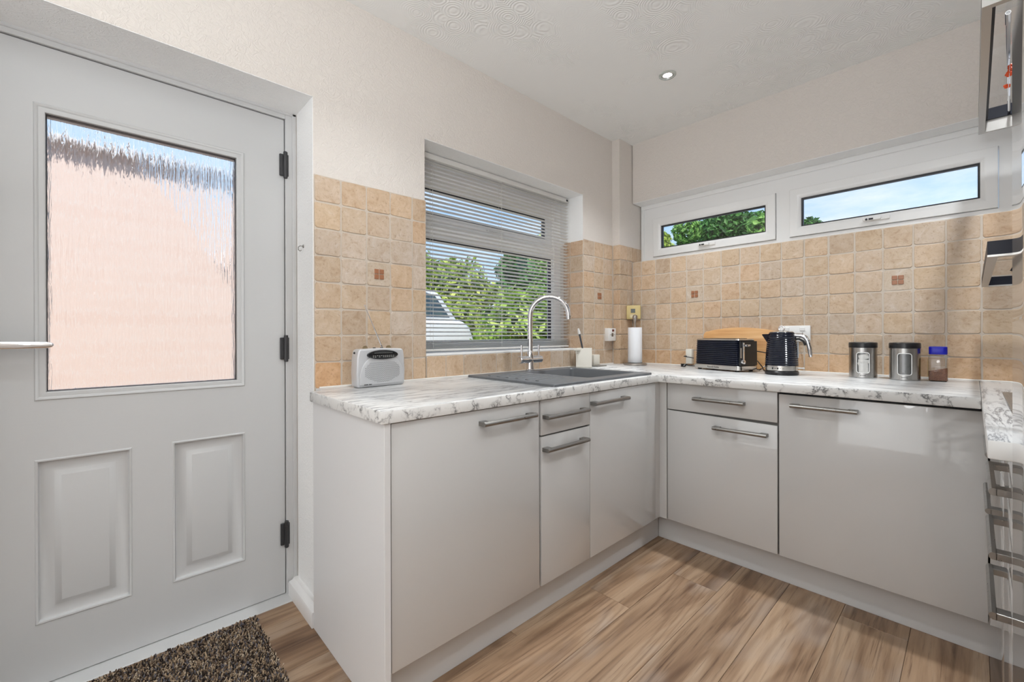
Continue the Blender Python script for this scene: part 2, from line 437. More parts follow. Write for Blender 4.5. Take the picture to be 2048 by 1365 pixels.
M_wall = plaster('cream_wall_paper', (.69, .64, .595), False)
M_white_pl = plaster('white_textured_plaster', (.90, .90, .895), False)
M_ceil = plaster('swirl_ceiling', (.84, .838, .82), True)
M_tile = travertine()
M_grout = pm('grout', (.55, .48, .405), .85, bump=(160, .3, .001))
M_mosaic = pm('brown_mosaic', (.33, .14, .07), .35, bump=(140, .5, .0012))
M_upvc = pm('white_upvc', (.80, .80, .795), .30)
M_upvc_lit = pm('lit_white_upvc', (.90, .90, .895), .30)  # same uPVC, colour lightened to stand in for light missing in the recess
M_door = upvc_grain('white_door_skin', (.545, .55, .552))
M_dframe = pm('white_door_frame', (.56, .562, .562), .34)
M_gasket = pm('black_gasket', (.012, .012, .014), .5)
M_cab = pm('gloss_cashmere_white', (.565, .558, .548), .22, coat=1.0, coat_r=.02)
M_cabside = pm('matt_white_panel', (.72, .72, .725), .42)
M_carc = pm('carcass_dark_gap', (.20, .19, .18), .7)
M_plinth = pm('white_plinth', (.60, .595, .59), .30)
M_mx, M_my = marble('marble_print_x', 'x'), marble('marble_print_y', 'y')
M_oak = oak()
M_joint = pm('floor_joint', (.17, .11, .075), .9)
M_skirt = pm('white_gloss_skirting', (.78, .77, .76), .3)
M_steel = brushed('brushed_steel', (.31, .30, .285), .30, (60, 60, 60))
M_steel_c = brushed('canister_steel', (.50, .49, .475), .24, (300, 300, 3))
M_chrome = pm('chrome', (.78, .78, .80), .06, 1)
M_hinge = pm('dark_hinge', (.055, .055, .058), .42, .5)
M_glass = thin_glass('window_glass')
M_rain = rain_glass()
M_sink = pm('grey_granite_composite', (.118, .124, .132), .42, bump=(900, .25, .0004))
M_black = pm('black_plastic', (.012, .012, .013), .28)
M_blackm = pm('black_matt', (.016, .016, .017), .55)
M_gblack = pm('gloss_black_ribbed', (.006, .008, .018), .13, spec=.38)
M_white = pm('white_plastic', (.78, .77, .75), .35)
M_slat = pm('blind_slat', (.90, .885, .86), .38)
_t = M_slat.node_tree; _tl = N(_t, 'ShaderNodeBsdfTranslucent'); _tl.inputs[0].default_value = (.90, .88, .84, 1)   # thin vinyl
_ms = N(_t, 'ShaderNodeMixShader'); _ms.inputs[0].default_value = .38
_t.links.new(_t.nodes['Principled BSDF'].outputs[0], _ms.inputs[1]); _t.links.new(_tl.outputs[0], _ms.inputs[2]); _t.links.new(_ms.outputs[0], _t.nodes['Material Output'].inputs[0])
M_cordm = pm('white_cord', (.75, .74, .72), .8)

# ------------------------------------------------------------------ room shell
XA, YB, ZC, XR, YF = -1.735, 2.759, 2.437, .65, -1.9
PX, PB = XA - .006, YB + .006           # plaster planes (tiles stand a little proud)
WA0, WA1, WZ0, WZ1 = 1.078, 2.270, .982, 1.990      # sink window opening
w = MB()
XO = -2.03
w.box(XO, PX, .582, WA0, -.05, ZC); w.box(XO, PX, WA0, WA1, -.05, WZ0 - .004); w.box(XO, PX, WA0, WA1, WZ1, ZC)
w.box(XO, PX, WA1, 3.02, -.05, ZC)
w.box(XO, PX, YF, -.360, -.05, ZC)
hz = [(-.36, 2.0), (.582, 2.0)]
w.prism([(-.36, ZC), (-.36, hz[0][1]), (.582, hz[1][1]), (.582, ZC)], 'x', XO, PX)
wall_left = struct(obj('wall_left', w, M_wall, at=(0, 0, 0)))
# white painted reveal linings of the door opening
w = MB()
w.box(-1.93, PX - .001, .5805, .5835, .0, 2.0)
w.prism([(-.36, hz[0][1] - .002), (-.36, hz[0][1] + .001), (.582, hz[1][1] + .001), (.582, hz[1][1] - .002)], 'x', -1.96, PX - .001)
w.box(-1.97, PX - .001, -.3615, -.358, 0, 2.07)
# and of the sink window opening
w.box(-1.97, PX - .001, WA0 - .001, WA1 + .001, WZ1 - .002, WZ1 + .001)
w.box(-1.97, PX - .001, WA1 - .001, WA1 + .002, 1.68, WZ1)
obj('reveal_lining', w, M_white_pl, wall_left)
w = MB()
w.box(-1.675, XR, PB, 3.02, -.05, 1.590); w.box(-1.675, XR, PB, 3.02, 2.017, ZC)
wall_back = struct(obj('wall_back', w, M_wall, at=(0, 0, 0)))
w = MB(); w.box(-1.674, XR, PB + .002, 2.9, 2.0145, 2.018)
obj('reveal_lining', w, M_white_pl, wall_back)
w = MB(); w.box(XO, -1.681, 2.604, 3.02, -.05, ZC)
boxing = struct(obj('trim_1', w, M_wall, at=(0, 0, 0)))          # pipe boxing in the corner
w = MB(); w.box(XR, XR + .12, YF, 3.02, -.05, ZC)
wall_right = struct(obj('wall_right', w, M_wall, at=(0, 0, 0)))
w = MB(); w.box(XO, XR + .12, YF - .12, YF, -.05, ZC)
wall_front = struct(obj('wall_front', w, M_wall, at=(0, 0, 0)))
w = MB(); w.box(XO - .02, XR + .12, YF - .12, 3.04, ZC, ZC + .12)
ceiling = struct(obj('ceiling', w, M_ceil, at=(0, 0, 0)))

# floor: slab + one object per laminate plank
w = MB(); w.box(-1.96, XR + .1, YF, 3.0, -.06, -.0035)
floor = struct(obj('floor', w, M_joint, at=(0, 0, 0)))
PW, PL = .192, 1.285
pk = MB(); pk.box(.0006, PW - .0006, .0006, PL - .0006, -.008, 0, .0009, 1)
pme = mesh_of('plank', pk, M_oak)
y_off = [.0, .52, .93, .31, .74, 1.1, .2, .63]
c = 0; x = -1.884
while x < XR:
    y = YF - 1.2 + y_off[c % 8]
    while y < 2.8:
        if y + PL > YF + .0:
            o = bpy.data.objects.new('plank', pme); COL.objects.link(o); o.parent = floor; o.location = (x, y, 0); ORIG[o.name] = (0, 0, 0)
        y += PL
    x += PW; c += 1

# ------------------------------------------------------------------ wall tiles
def tile_mesh(i, w0=.1035, h0=.0995, d=.011):
    rnd = random.Random(100 + i); j = lambda s: rnd.uniform(-s, s)
    def outline(ins, cr, jj):
        a, b = w0 / 2 - ins, h0 / 2 - ins
        P = [(-a + cr, -b), (0, -b), (a - cr, -b), (a, -b + cr), (a, 0), (a, b - cr), (a - cr, b), (0, b), (-a + cr, b), (-a, b - cr), (-a, 0), (-a, -b + cr)]
        return [(p[0] + q[0] * jj, p[1] + q[1] * jj) for p, q in zip(P, J)]
    J = [(j(.0013), j(.0013)) for _ in range(12)]
    m = MB(); vs = []
    for ins, cr, dep in ((.0, .004, .004), (.0003, .005, -d + .0022), (.0016, .0065, -d)):
        vs += [(p[0], dep + (0 if dep > 0 else j(.0004)), p[1]) for p in outline(ins, cr, 1)]
    fs = []
    for r in range(2):
        for k in range(12):
            fs.append((12 * r + k, 12 * r + (k + 1) % 12, 12 * (r + 1) + (k + 1) % 12, 12 * (r + 1) + k))
    fs.append(tuple(24 + k for k in range(12)))
    m.add(vs, fs)
    return mesh_of('tile', m, M_tile, 0)
TILES = [tile_mesh(i) for i in range(10)]
# decor tile: a field with a square recess and four brown mosaic chips
TR = random.Random(5)
HUES = [(1, 1, 1), (1.04, 1.01, .98), (.98, .98, 1.0), (1.0, .97, .92), (.97, 1.0, 1.06), (1.03, .98, .93), (.96, .95, .95), (1.05, .97, .9)]
def put_tile(parent, a0, a1, b0, b1, face, plane, gap=.005, hue=None, decor=False):
    """face 'y-': on a plane y = plane looking towards -y; 'x+': on x = plane looking towards +x"""
    me = TR.choice(TILES)
    o = bpy.data.objects.new('tile', me); COL.objects.link(o); o.parent = parent; ORIG[o.name] = (0, 0, 0)
    ca, cb = (a0 + a1) / 2, (b0 + b1) / 2; dep = TR.uniform(-.0012, .0012)
    flip = TR.choice((1, -1)), TR.choice((1, -1))
    o.scale = ((a1 - a0 - gap) / .1035 * flip[0], 1, (b1 - b0 - gap) / .0995 * flip[1])
    if face == 'y-': o.location = (ca, plane + dep + .011, cb)
    else: o.location = (plane + dep - .011, ca, cb); o.rotation_euler = (0, 0, PI / 2)
    h = hue or TR.choice(HUES); k = TR.uniform(.93, 1.05)
    o.color = (min(h[0] * k, 1.3), h[1] * k, h[2] * k, 1)
    if decor:
        o.color = (1.0, 1.06, 1.14, 1)
        for sa in (-1, 1):
            for sb in (-1, 1):
                mbx = MB(); q = .0098
                mbx.box(sa * .0115 - q, sa * .0115 + q, -.0035, .003, sb * .0115 - q, sb * .0115 + q, .0015, 1)
                ch = bpy.data.objects.new('mosaic_chip', mesh_of('mosaic_chip', mbx, M_mosaic)); COL.objects.link(ch)
                ch.parent = parent; ORIG[ch.name] = (0, 0, 0)
                if face == 'y-': ch.location = (ca, plane + dep, cb)
                else: ch.location = (plane + dep, ca, cb); ch.rotation_euler = (0, 0, PI / 2)
ZT = .871
def grout(parent, *b):
    g = MB(); g.box(*b); return obj('grout_bed', g, M_grout, parent)
# left wall: block beside the door, strip under the window, block right of the window
grout(wall_left, PX - .002, XA - .0022, .5845, WA0 + .003, ZT - .03, 1.700)
grout(wall_left, PX - .002, XA - .0022, WA0, WA1, ZT - .03, WZ0 - .006)
grout(wall_left, PX - .002, XA - .0022, WA1 + .001, 2.60, ZT - .03, 1.700)
ya = [.583, .687, .7945, .902, 1.010, 1.082]
za = [ZT - .004 + .1042 * k for k in range(9)]
LIGHT, ORANGE, PINK = (1.0, 1.06, 1.17), (1.08, .86, .66), (1.03, .95, .90)
for i in range(5):
    for k in range(8):
        hue = ORANGE if (i, k) in ((0, 0),) else LIGHT if (i, k) in ((1, 4), (3, 5), (4, 5), (4, 4), (1, 5), (2, 5), (3, 2)) else None
        put_tile(wall_left, ya[i], ya[i + 1], za[k], za[k + 1], 'x+', XA, hue=hue, decor=(i == 2 and k == 4))
yb = [1.082 + .1082 * k for k in range(12)]; yb[-1] = WA1 - .001
for i in range(11): put_tile(wall_left, yb[i], yb[i + 1], ZT - .004, WZ0 - .004, 'x+', XA)
yc = [WA1 - .002, 2.385, 2.493, 2.598]
for i in range(3):
    for k in range(8): put_tile(wall_left, yc[i], yc[i + 1], za[k], za[k + 1], 'x+', XA, decor=(i == 1 and k == 4))
grout(wall_left, -1.90, XA - .003, WA1 - .0035, WA1 + .004, WZ0, 1.69)
xs = [-1.905, -1.846, XA - .002]
for i in range(2):
    for k in range(1, 8):
        put_tile(wall_left, xs[i], xs[i + 1], za[k] + (.012 if k == 1 else 0), za[k + 1] - .005, 'y-', WA1 - .007, hue=PINK if k % 2 else None)
# pipe boxing: narrow front and deeper side
grout(boxing, XA - .004, -1.6795, 2.602, 2.608, ZT - .03, 1.70); grout(boxing, -1.684, -1.6785, 2.602, 2.885, ZT - .03, 1.70)
for k in range(8): put_tile(boxing, XA + .003, -1.674, za[k], za[k + 1], 'y-', 2.598)
for k in range(8):
    put_tile(boxing, 2.598, 2.697, za[k], za[k + 1], 'x+', -1.675)
    put_tile(boxing, 2.697, 2.757, za[k], za[k + 1], 'x+', -1.675)
put_tile(boxing, 2.757, 2.82, 1.594, za[8], 'x+', -1.675); put_tile(boxing, 2.82, 2.882, 1.594, za[8], 'x+', -1.675)
# back wall
grout(wall_back, -1.675, XR, YB + .0022, PB + .003, ZT - .03, 1.588)
xb = [-1.673] + [.0259 - .1087 * k for k in range(15, -6, -1)]; xb[-1] = XR
zb = [ZT - .004 + (1.592 - ZT + .004) / 7 * k for k in range(8)]
for i in range(len(xb) - 1):
    for k in range(7):
        hue = (1.06, .92, .78) if k == 0 and TR.random() < .6 else None
        put_tile(wall_back, xb[i], xb[i + 1], zb[k], zb[k + 1], 'y-', YB, hue=hue, decor=(k == 4 and (abs((xb[i] + xb[i + 1]) / 2 + 1.228) < .05 or abs((xb[i] + xb[i + 1]) / 2 + .248) < .05)))
# bullnose ledge under the high window
g = MB(); g.box(-1.674, XR, YB + .002, 2.885, 1.580, 1.5915, .003, 1); obj('tile_ledge', g, M_grout, wall_back)

# ------------------------------------------------------------------ windows
def sash(parent, name, a0, a1, b0, b1, P, glass_in=.062, proud=.012):
    """opening light: frame ring, bead, black gasket, pane"""
    m = MB(); gi = glass_in
    m.ring(P, a0, a1, b0, b1, [(0, -.03), (0, proud - .002), (.002, proud), (gi - .026, proud), (gi - .020, proud - .002), (gi - .006, proud - .011), (gi - .004, -.014), (gi - .004, -.04)])
    f = obj(name, m, M_upvc, parent)
    m = MB(); m.ring(P, a0, a1, b0, b1, [(gi - .005, -.006), (gi + .002, -.008), (gi + .002, -.03), (gi - .005, -.03)]); obj('gasket', m, M_gasket, f)
    m = MB(); vs = [P(a0 + gi - .004, b0 + gi - .004, -.020), P(a1 - gi + .004, b0 + gi - .004, -.020), P(a1 - gi + .004, b1 - gi + .004, -.020), P(a0 + gi - .004, b1 - gi + .004, -.020)]
    m.add(vs, [(0, 1, 2, 3)])
    obj('pane', m, M_glass, f)
    return f
# high band window in the back wall
YW = 2.885
PBk = lambda a, b, d: (a, YW - d, b)
w = MB(); z0, z1 = 1.5915, 2.0145
S3 = [(-1.577, -.796, 1.634, 1.905), (-.723, .077, 1.634, 1.905), (.150, .62, 1.634, 1.905)]
fy0, fy1 = YW, YW + .06
w.box(-1.675, XR, fy0, fy1, z0, S3[0][2] - .0022); w.box(-1.675, XR, fy0, fy1, S3[0][3] + .0022, z1)
xsn = [-1.675] + [v for s in S3 for v in (s[0] - .0022, s[1] + .0022)] + [XR]
for i in range(0, len(xsn), 2): w.box(xsn[i], xsn[i + 1], fy0, fy1, S3[0][2] - .0022, S3[0][3] + .0022)
win2 = struct(obj('window_2', w, M_upvc, at=(0, 0, 0)))
w = MB(); w.box(-1.674, XR, YW - .010, YW + .001, 1.985, 2.0145, .003, 1); w.box(-1.674, -1.652, YW - .010, YW + .001, 1.5915, 1.986, .003, 1)
obj('cover_trim', w, M_upvc, win2)
for s in S3: sash(win2, 'sash', *s, PBk, .060)
for x in (-1.185, -.33):
    h = MB(); z = 1.664; y = YW - .012
    h.box(x - .032, x + .046, y - .008, y, z - .009, z + .009, .003); h.box(x - .06, x + .012, y - .022, y - .009, z - .007, z + .007, .004)
    hh = obj('window_handle', h, M_white, win2)
    h = MB(); h.lathe([(.0055, -.001), (.0055, .002)], (x - .045, y - .0215, z), 12, 'y'); h.box(x - .036, x - .018, y - .024, y - .021, z - .004, z + .004); obj('lock_button', h, M_blackm, hh)
# sink window in the left wall
XW = -1.935
PL_ = lambda a, b, d: (XW + d, a, b)
w = MB()
ys0, ys1 = WA0, WA1
fx0, fx1 = XW - .06, XW
LOW, TOP = (1.128, 2.200, 1.012, 1.600), (1.132, 2.170, 1.655, 1.892)
w.box(fx0, fx1, ys0, ys1, WZ0 - .004, LOW[2]); w.box(fx0, fx1, ys0, ys1, LOW[3], TOP[2] - .002); w.box(fx0, fx1, ys0, ys1, TOP[3] + .002, WZ1)
w.box(fx0, fx1, ys0, LOW[0], LOW[2], LOW[3]); w.box(fx0, fx1, LOW[1], ys1, LOW[2], LOW[3])
w.box(fx0, fx1, ys0, TOP[0] - .002, TOP[2] - .002, TOP[3] + .002); w.box(fx0, fx1, TOP[1] + .002, ys1, TOP[2] - .002, TOP[3] + .002)
win1 = struct(obj('window_1', w, M_upvc_lit, at=(0, 0, 0)))
sash(win1, 'fixed_light', *LOW, PL_, .026, .004)
sash(win1, 'sash', *TOP, PL_, .056, .014)
h = MB(); h.box(XW + .014, XW + .024, 1.60, 1.68, 1.668, 1.684, .003); h.box(XW + .024, XW + .040, 1.61, 1.71, 1.671, 1.682, .004); obj('window_handle', h, M_white, win1)
w = MB(); w.box(-1.95, XA - .003, WA0, WA1, WZ0 - .006, WZ0 + .004, .002, 1)
struct(obj('trim_2', w, M_upvc))                                  # slim sill board

# ------------------------------------------------------------------ back door
XD = -1.955; DY0, DY1, DZ0, DZ1 = -.303, .5375, .006, 1.969
w = MB()
w.box(-2.02, XD + .010, .5405, .582, 0, 2.006, .002, 1); w.box(-2.02, XD + .010, -.36, -.306, 0, 2.006, .002, 1); w.box(-2.02, XD + .010, -.306, .5405, 1.972, 2.006, .002, 1)
w.box(-2.02, XD + .016, .566, .582, 0, 2.008, .002, 1); w.box(-2.02, XD + .016, -.36, .582, 1.988, 2.01, .003, 1)
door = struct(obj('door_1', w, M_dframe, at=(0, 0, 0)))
w = MB(); w.box(-2.04, -1.884, -.36, .582, -.03, .003, .002, 1); obj('threshold', w, M_dframe, door)
w = MB(); w.box(-2.03, XD - .006, -.306, .5405, .003, .008); w.box(-2.03, XD - .005, .5365, .5408, 0, 1.974); w.box(-2.03, XD - .022, -.307, -.302, 0, 1.975); w.box(-2.03, XD - .005, -.306, .541, 1.9675, 1.9725)
obj('weather_seal', w, M_gasket, door)
yy = [DY0, -.163, .061, .168, .394, DY1]; zz = [DZ0, .192, .697, .878, 1.792, DZ1]
w = MB(); hole = {(1, 1), (3, 1), (1, 3), (2, 3), (3, 3)}
for i in range(5):
    for k in range(5):
        if (i, k) in hole: continue
        w.quad((XD, yy[i], zz[k]), (XD, yy[i + 1], zz[k]), (XD, yy[i + 1], zz[k + 1]), (XD, yy[i], zz[k + 1]))
        w.quad((XD - .06, yy[i], zz[k]), (XD - .06, yy[i], zz[k + 1]), (XD - .06, yy[i + 1], zz[k + 1]), (XD - .06, yy[i + 1], zz[k]))
PD = lambda a, b, d: (XD + d, a, b)
w.ring(PD, DY0, DY1, DZ0, DZ1, [(0, 0), (0, -.06)])
for a0, a1 in ((yy[1], yy[2]), (yy[3], yy[4])):
    w.ring(PD, a0, a1, zz[1], zz[2], [(0, -.06), (.01, -.06)], True)
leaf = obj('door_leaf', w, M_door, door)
for a0, a1 in ((yy[1], yy[2]), (yy[3], yy[4])):
    m = MB(); m.ring(PD, a0, a1, zz[1], zz[2], [(0, 0), (.003, .003), (.007, .002), (.010, -.009), (.014, -.011), (.040, -.012), (.043, -.011), (.056, -.002), (.058, -.0015)], True)
    obj('raised_panel', m, M_door, leaf)
m = MB(); m.ring(PD, yy[1], yy[4], zz[3], zz[4], [(0, 0), (.003, .004), (.007, .003), (.011, -.001), (.021, .000), (.025, -.002), (.027, -.020), (.027, -.06), (0, -.06)])
obj('glazing_bead', m, M_door, leaf)
m = MB(); m.ring(PD, yy[1], yy[4], zz[3], zz[4], [(.0264, -.012), (.0276, -.013), (.0276, -.030), (.0264, -.030)]); obj('gasket', m, M_gasket, leaf)
m = MB(); m.quad((XD - .027, yy[1] + .026, zz[3] + .026), (XD - .027, yy[4] - .026, zz[3] + .026), (XD - .027, yy[4] - .026, zz[4] - .026), (XD - .027, yy[1] + .026, zz[4] - .026)); obj('rain_glass_pane', m, M_rain, leaf)
for z in (1.780, 1.022, .254):
    m = MB(); m.lathe([(.006, z - .055), (.0078, z - .053), (.0078, z + .033), (.0078, z + .0345), (.0066, z + .0345), (.0066, z + .036), (.0078, z + .036), (.0078, z + .053), (.006, z + .055)], (XD + .014, .5395, 0), 14)
    m.box(XD + .001, XD + .010, .519, .5385, z - .045, z + .045, .002, 1); m.box(XD + .008, XD + .013, .5385, .552, z - .045, z + .045, .0015, 1)
    obj('hinge', m, M_hinge, leaf)
m = MB()
m.box(XD, XD + .010, -.285, -.245, .93, 1.13, .006, 2)
hb = obj('handle_plate', m, M_chrome, leaf)
m = MB(); m.tube([(XD + .008, -.265, 1.05), (XD + .045, -.265, 1.05)], .010, 12)
zl = 1.0495
m.prism([(-.275, zl - .0115), (-.20, zl - .0108), (-.135, zl - .0098), (-.122, zl - .0075), (-.1165, zl - .001), (-.1195, zl + .006), (-.132, zl + .0095), (-.20, zl + .0112), (-.275, zl + .0125)], 'x', XD + .041, XD + .056, .003, 2)
obj('lever', m, M_chrome, hb)
w = MB(); w.prism([(.544, 0), (.5815, 0), (.5815, .068), (.566, .067), (.560, .060), (.547, .056), (.544, .050)], 'x', -1.938, -1.657)
struct(obj('baseboard_left', w, M_skirt))
# small bare hook screwed to the door reveal
hk = thing('wall_hook', 'small bare metal hook on the white reveal beside the back door', 'hook', (-1.85, .58, 1.432))
m = MB(); m.lathe([(.007, .0), (.006, -.003)], (-1.85, .5805, 1.436), 12, 'y'); m.tube([(-1.85, .579, 1.436), (-1.85, .567, 1.436), (-1.849, .560, 1.430), (-1.849, .560, 1.420), (-1.85, .567, 1.415), (-1.85, .572, 1.420)], .0018, 8)
obj('hook_wire', m, M_steel, hk)
# ------------------------------------------------------------------ kitchen units
def bow_handle(parent, axis, a0, a1, pos, z, out, proj=.035):
    """D-section bar on two blocks. axis: 'x' or 'y' = run; pos = plane of the front; out = +1/-1 direction out of the front"""
    m = MB(); r = .0074
    def pt(a, d, zz): return (a, pos + out * d, zz) if axis == 'x' else (pos + out * d, a, zz)
    # bar: half-round profile swept along the run
    prof = [(proj - .012, -r), (proj - .005, -r), (proj - .0015, -r * .6), (proj, 0), (proj - .0015, r * .6), (proj - .005, r), (proj - .012, r)]
    n = len(prof); vs = [pt(a0, d, z + h) for d, h in prof] + [pt(a1, d, z + h) for d, h in prof]
    fs = [(i, (i + 1) % n, n + (i + 1) % n, n + i) for i in range(n)] + [tuple(range(n))[::-1], tuple(range(n, 2 * n))]
    m.add(vs, fs)
    for a, b in ((a0, a0 + .030), (a1 - .030, a1)):
        q = [pt(a, -.001, z), pt(b, 0, z)]
        lo = pt(a, -.001, z - r); hi = pt(b, proj - .010, z + r)
        m.box(min(lo[0], hi[0]), max(lo[0], hi[0]), min(lo[1], hi[1]), max(lo[1], hi[1]), z - r, z + r, .001, 1)
    return obj('handle', m, M_steel, parent)
def frontA(name, parent, y0, y1, z0, z1, x=-1.101, t=.019):
    m = MB(); m.box(x - t, x, y0, y1, z0, z1, .0016, 2); return obj(name, m, M_cab, parent)
def frontB(name, parent, x0, x1, z0, z1, y=2.079, t=.019, slant=0):
    m = MB(); m.prism([(x0, z0), (x1, z0), (x1, z1 - slant), (x0, z1)], 'y', y, y + t, .0016, 2); return obj(name, m, M_cab, parent)
def frontC(name, parent, y0, y1, z0, z1, x=.053, t=.019):
    m = MB(); m.box(x, x + t, y0, y1, z0, z1, .0016, 2); return obj(name, m, M_cab, parent)
def carcass(parent, *b):
    m = MB(); m.box(*b, .001, 1); return obj('carcass', m, M_carc, parent)
ZD, ZU = .136, .834
# sink run (left)
t = thing('end_panel', 'tall plain white end panel closing the sink run beside the back door', 'panel', (-1.37, .559, 0))
m = MB(); m.box(-1.655, -1.097, .550, .569, .0, ZU - .0005, .001, 1); obj('board', m, M_cabside, t)
t = thing('appliance_cabinet', 'wide plain gloss door unit next to the white end panel', 'cabinet', (-1.4, .87, .13), group='base units')
carcass(t, -1.70, -1.122, .5705, 1.176, .132, ZU - .002)
d = frontA('door', t, .573, 1.169, ZD, .8305); bow_handle(d, 'y', .882, 1.128, -1.101, .787, 1)
t = thing('narrow_base_cabinet', 'narrow gloss unit with a drawer above a slim door below the sink drainer', 'cabinet', (-1.4, 1.33, .13), group='base units')
carcass(t, -1.70, -1.122, 1.178, 1.478, .132, ZU - .002)
d = frontA('drawer', t, 1.180, 1.4775, .6985, .8305); bow_handle(d, 'y', 1.187, 1.441, -1.101, .768, 1)
d = frontA('door', t, 1.180, 1.4775, ZD, .6925); bow_handle(d, 'y', 1.185, 1.438, -1.101, .646, 1)
t = thing('sink_cabinet', 'gloss base unit under the sink bowl, beside the inside corner', 'cabinet', (-1.4, 1.75, .13), group='base units')
carcass(t, -1.70, -1.122, 1.4795, 2.03, .132, .67)
d = frontA('door', t, 1.4805, 2.0265, ZD, .8305); bow_handle(d, 'y', 1.481, 1.741, -1.101, .786, 1)
t = thing('corner_post', 'slim white corner post where the two cabinet runs meet', 'post', (-1.09, 2.06, ZD))
m = MB(); m.box(-1.123, -1.104, 2.029, 2.0735, ZD - .001, ZU - .001, .001, 1); obj('side_strip', m, M_cab, t)
m = MB(); m.box(-1.123, -1.0665, 2.0745, 2.096, ZD - .001, ZU - .001, .001, 1); obj('front_strip', m, M_cab, t)
# back run
t = thing('drawer_base_cabinet', 'gloss corner unit with a wide drawer over a sagging door', 'cabinet', (-.82, 2.4, .13), group='base units')
carcass(t, -1.065, -.567, 2.0995, 2.70, .132, ZU - .002)
d = frontB('drawer', t, -1.063, -.5695, .6975, .8305); bow_handle(d, 'x', -.923, -.695, 2.079, .765, -1)
d = frontB('door', t, -1.063, -.5695, ZD, .6925, slant=.0085); bow_handle(d, 'x', -.830, -.603, 2.079, .639, -1)
t = thing('integrated_dishwasher', 'large square gloss appliance door in the back run below the canisters', 'dishwasher', (-.26, 2.4, .13))
m = MB(); m.box(-.5655, .034, 2.0995, 2.68, .133, .826, .001, 1); obj('body', m, M_blackm, t)
d = frontB('door', t, -.5635, .033, ZD, .8215); bow_handle(d, 'x', -.517, -.297, 2.079, .780, -1)
t = thing('corner_filler', 'narrow white filler strip closing the right inside corner beside the dishwasher', 'filler', (.046, 2.08, ZD))
m = MB(); m.box(.0375, .072, 2.0705, 2.092, ZD, ZU - .001, .001, 1); obj('strip', m, M_cab, t)
# plinths
for nm, lab, b in (('plinth', 'long white plinth board along the floor under the sink run', (-1.163, -1.147, .5695, 2.141, 0, .1315)),
                   ('plinth', 'white plinth board along the floor under the back run', (-1.1465, .099, 2.141, 2.157, 0, .1315)),
                   ('plinth', 'short white plinth board under the right hand drawers', (.100, .116, 1.245, 2.14, 0, .1315))):
    m = MB(); m.box(*b, .0012, 1); tag(obj(nm, m, M_plinth), lab, 'plinth', 'plinth boards')
# right run
t = thing('drawer_base_cabinet', 'three drawer gloss unit at the free end of the right worktop', 'cabinet', (.35, 1.45, .13), group='base units')
carcass(t, .074, .63, 1.247, 1.648, .132, ZU - .002)
for z0, z1, zh in ((.703, .8305, .752), (.566, .698, .620), (ZD, .561, .497)):
    d = frontC('drawer', t, 1.248, 1.648, z0, z1); bow_handle(d, 'y', 1.325, 1.600, .053, zh, -1, .032)
t = thing('drawer_base_cabinet', 'gloss unit of the right run nearest the inside corner', 'cabinet', (.35, 1.85, .13), group='base units')
carcass(t, .074, .63, 1.650, 2.05, .132, ZU - .002)
d = frontC('drawer', t, 1.651, 2.048, .6975, .8305); bow_handle(d, 'y', 1.715, 2.010, .053, .752, -1, .032)
d = frontC('door', t, 1.651, 2.048, ZD, .6925); bow_handle(d, 'y', 1.715, 2.010, .053, .602, -1, .032)
t = thing('tall_cupboard', 'tall gloss white larder unit at the right edge beside the drawers', 'cupboard', (.35, .94, 0))
m = MB(); m.box(.074, .63, .642, 1.2435, .0, 2.12, .001, 1); obj('carcass', m, M_cabside, t)
d = frontC('door', t, .644, 1.2415, ZD, 1.10, .0505, .022); d = frontC('door', t, .644, 1.2415, 1.104, 2.118, .0505, .022)
# worktops
wt = MB()
wt.prism([(-1.089, .538), (-1.089, 2.036), (.0182, 2.036), (.0182, YB + .002), (XA + .002, YB + .002), (XA + .002, .586), (-1.655, .586), (-1.655, .538)], 'z', ZU, ZT, .003, 2)
o = obj('worktop', wt, [M_my], at=(-1.4, 1.4, ZU))
# sink cut-out
cm = MB(); cm.box(-1.655, -1.132, 1.290, 2.000, ZU - .05, ZT + .05)
cut = obj('cutter', cm, M_my, at=(0, 0, 0)); md = o.modifiers.new('cut', 'BOOLEAN'); md.object = cut; md.operation = 'DIFFERENCE'; md.solver = 'EXACT'
bpy.context.view_layer.update()
nm_ = bpy.data.meshes.new_from_object(o.evaluated_get(bpy.context.evaluated_depsgraph_get()))
o.modifiers.clear(); o.data = nm_; bpy.data.objects.remove(cut)
# the back run's top streaks run along x: second material on its own half (mitred joint in the corner)
me = o.data; me.materials.append(M_mx)
bm = bmesh.new(); bm.from_mesh(me)
gc = Vector((-1.089 + 1.4, 2.036 - 1.4, 0)); nn = Vector((.7, -.6, 0)).cross(Vector((0, 0, 1))).normalized()
bmesh.ops.bisect_plane(bm, geom=bm.verts[:] + bm.edges[:] + bm.faces[:], plane_co=gc, plane_no=Vector((.745, .667, 0)))
for f in bm.faces:
    cpt = f.calc_center_median() - gc
    if cpt.x * .745 + cpt.y * .667 > 0: f.material_index = 1
bm.to_mesh(me); bm.free()
tag(o, 'white marble effect worktop running in an L under the windows', 'worktop')
wt = MB(); wt.box(.0188, XR - .002, 1.246, YB + .002, ZU, ZT, .003, 2)
tag(obj('worktop', wt, M_my), 'short marble effect worktop over the right hand drawers, with the hob', 'worktop')
m = MB(); m.tube([(XA + .003, .60, ZT + .0015), (XA + .003, 2.60, ZT + .0015)], .004, 6); m.tube([(-1.668, YB - .003, ZT + .0015), (XR - .01, YB - .003, ZT + .0015)], .004, 6)
struct(obj('trim_3', m, pm('white_sealant', (.74, .72, .68), .4)))
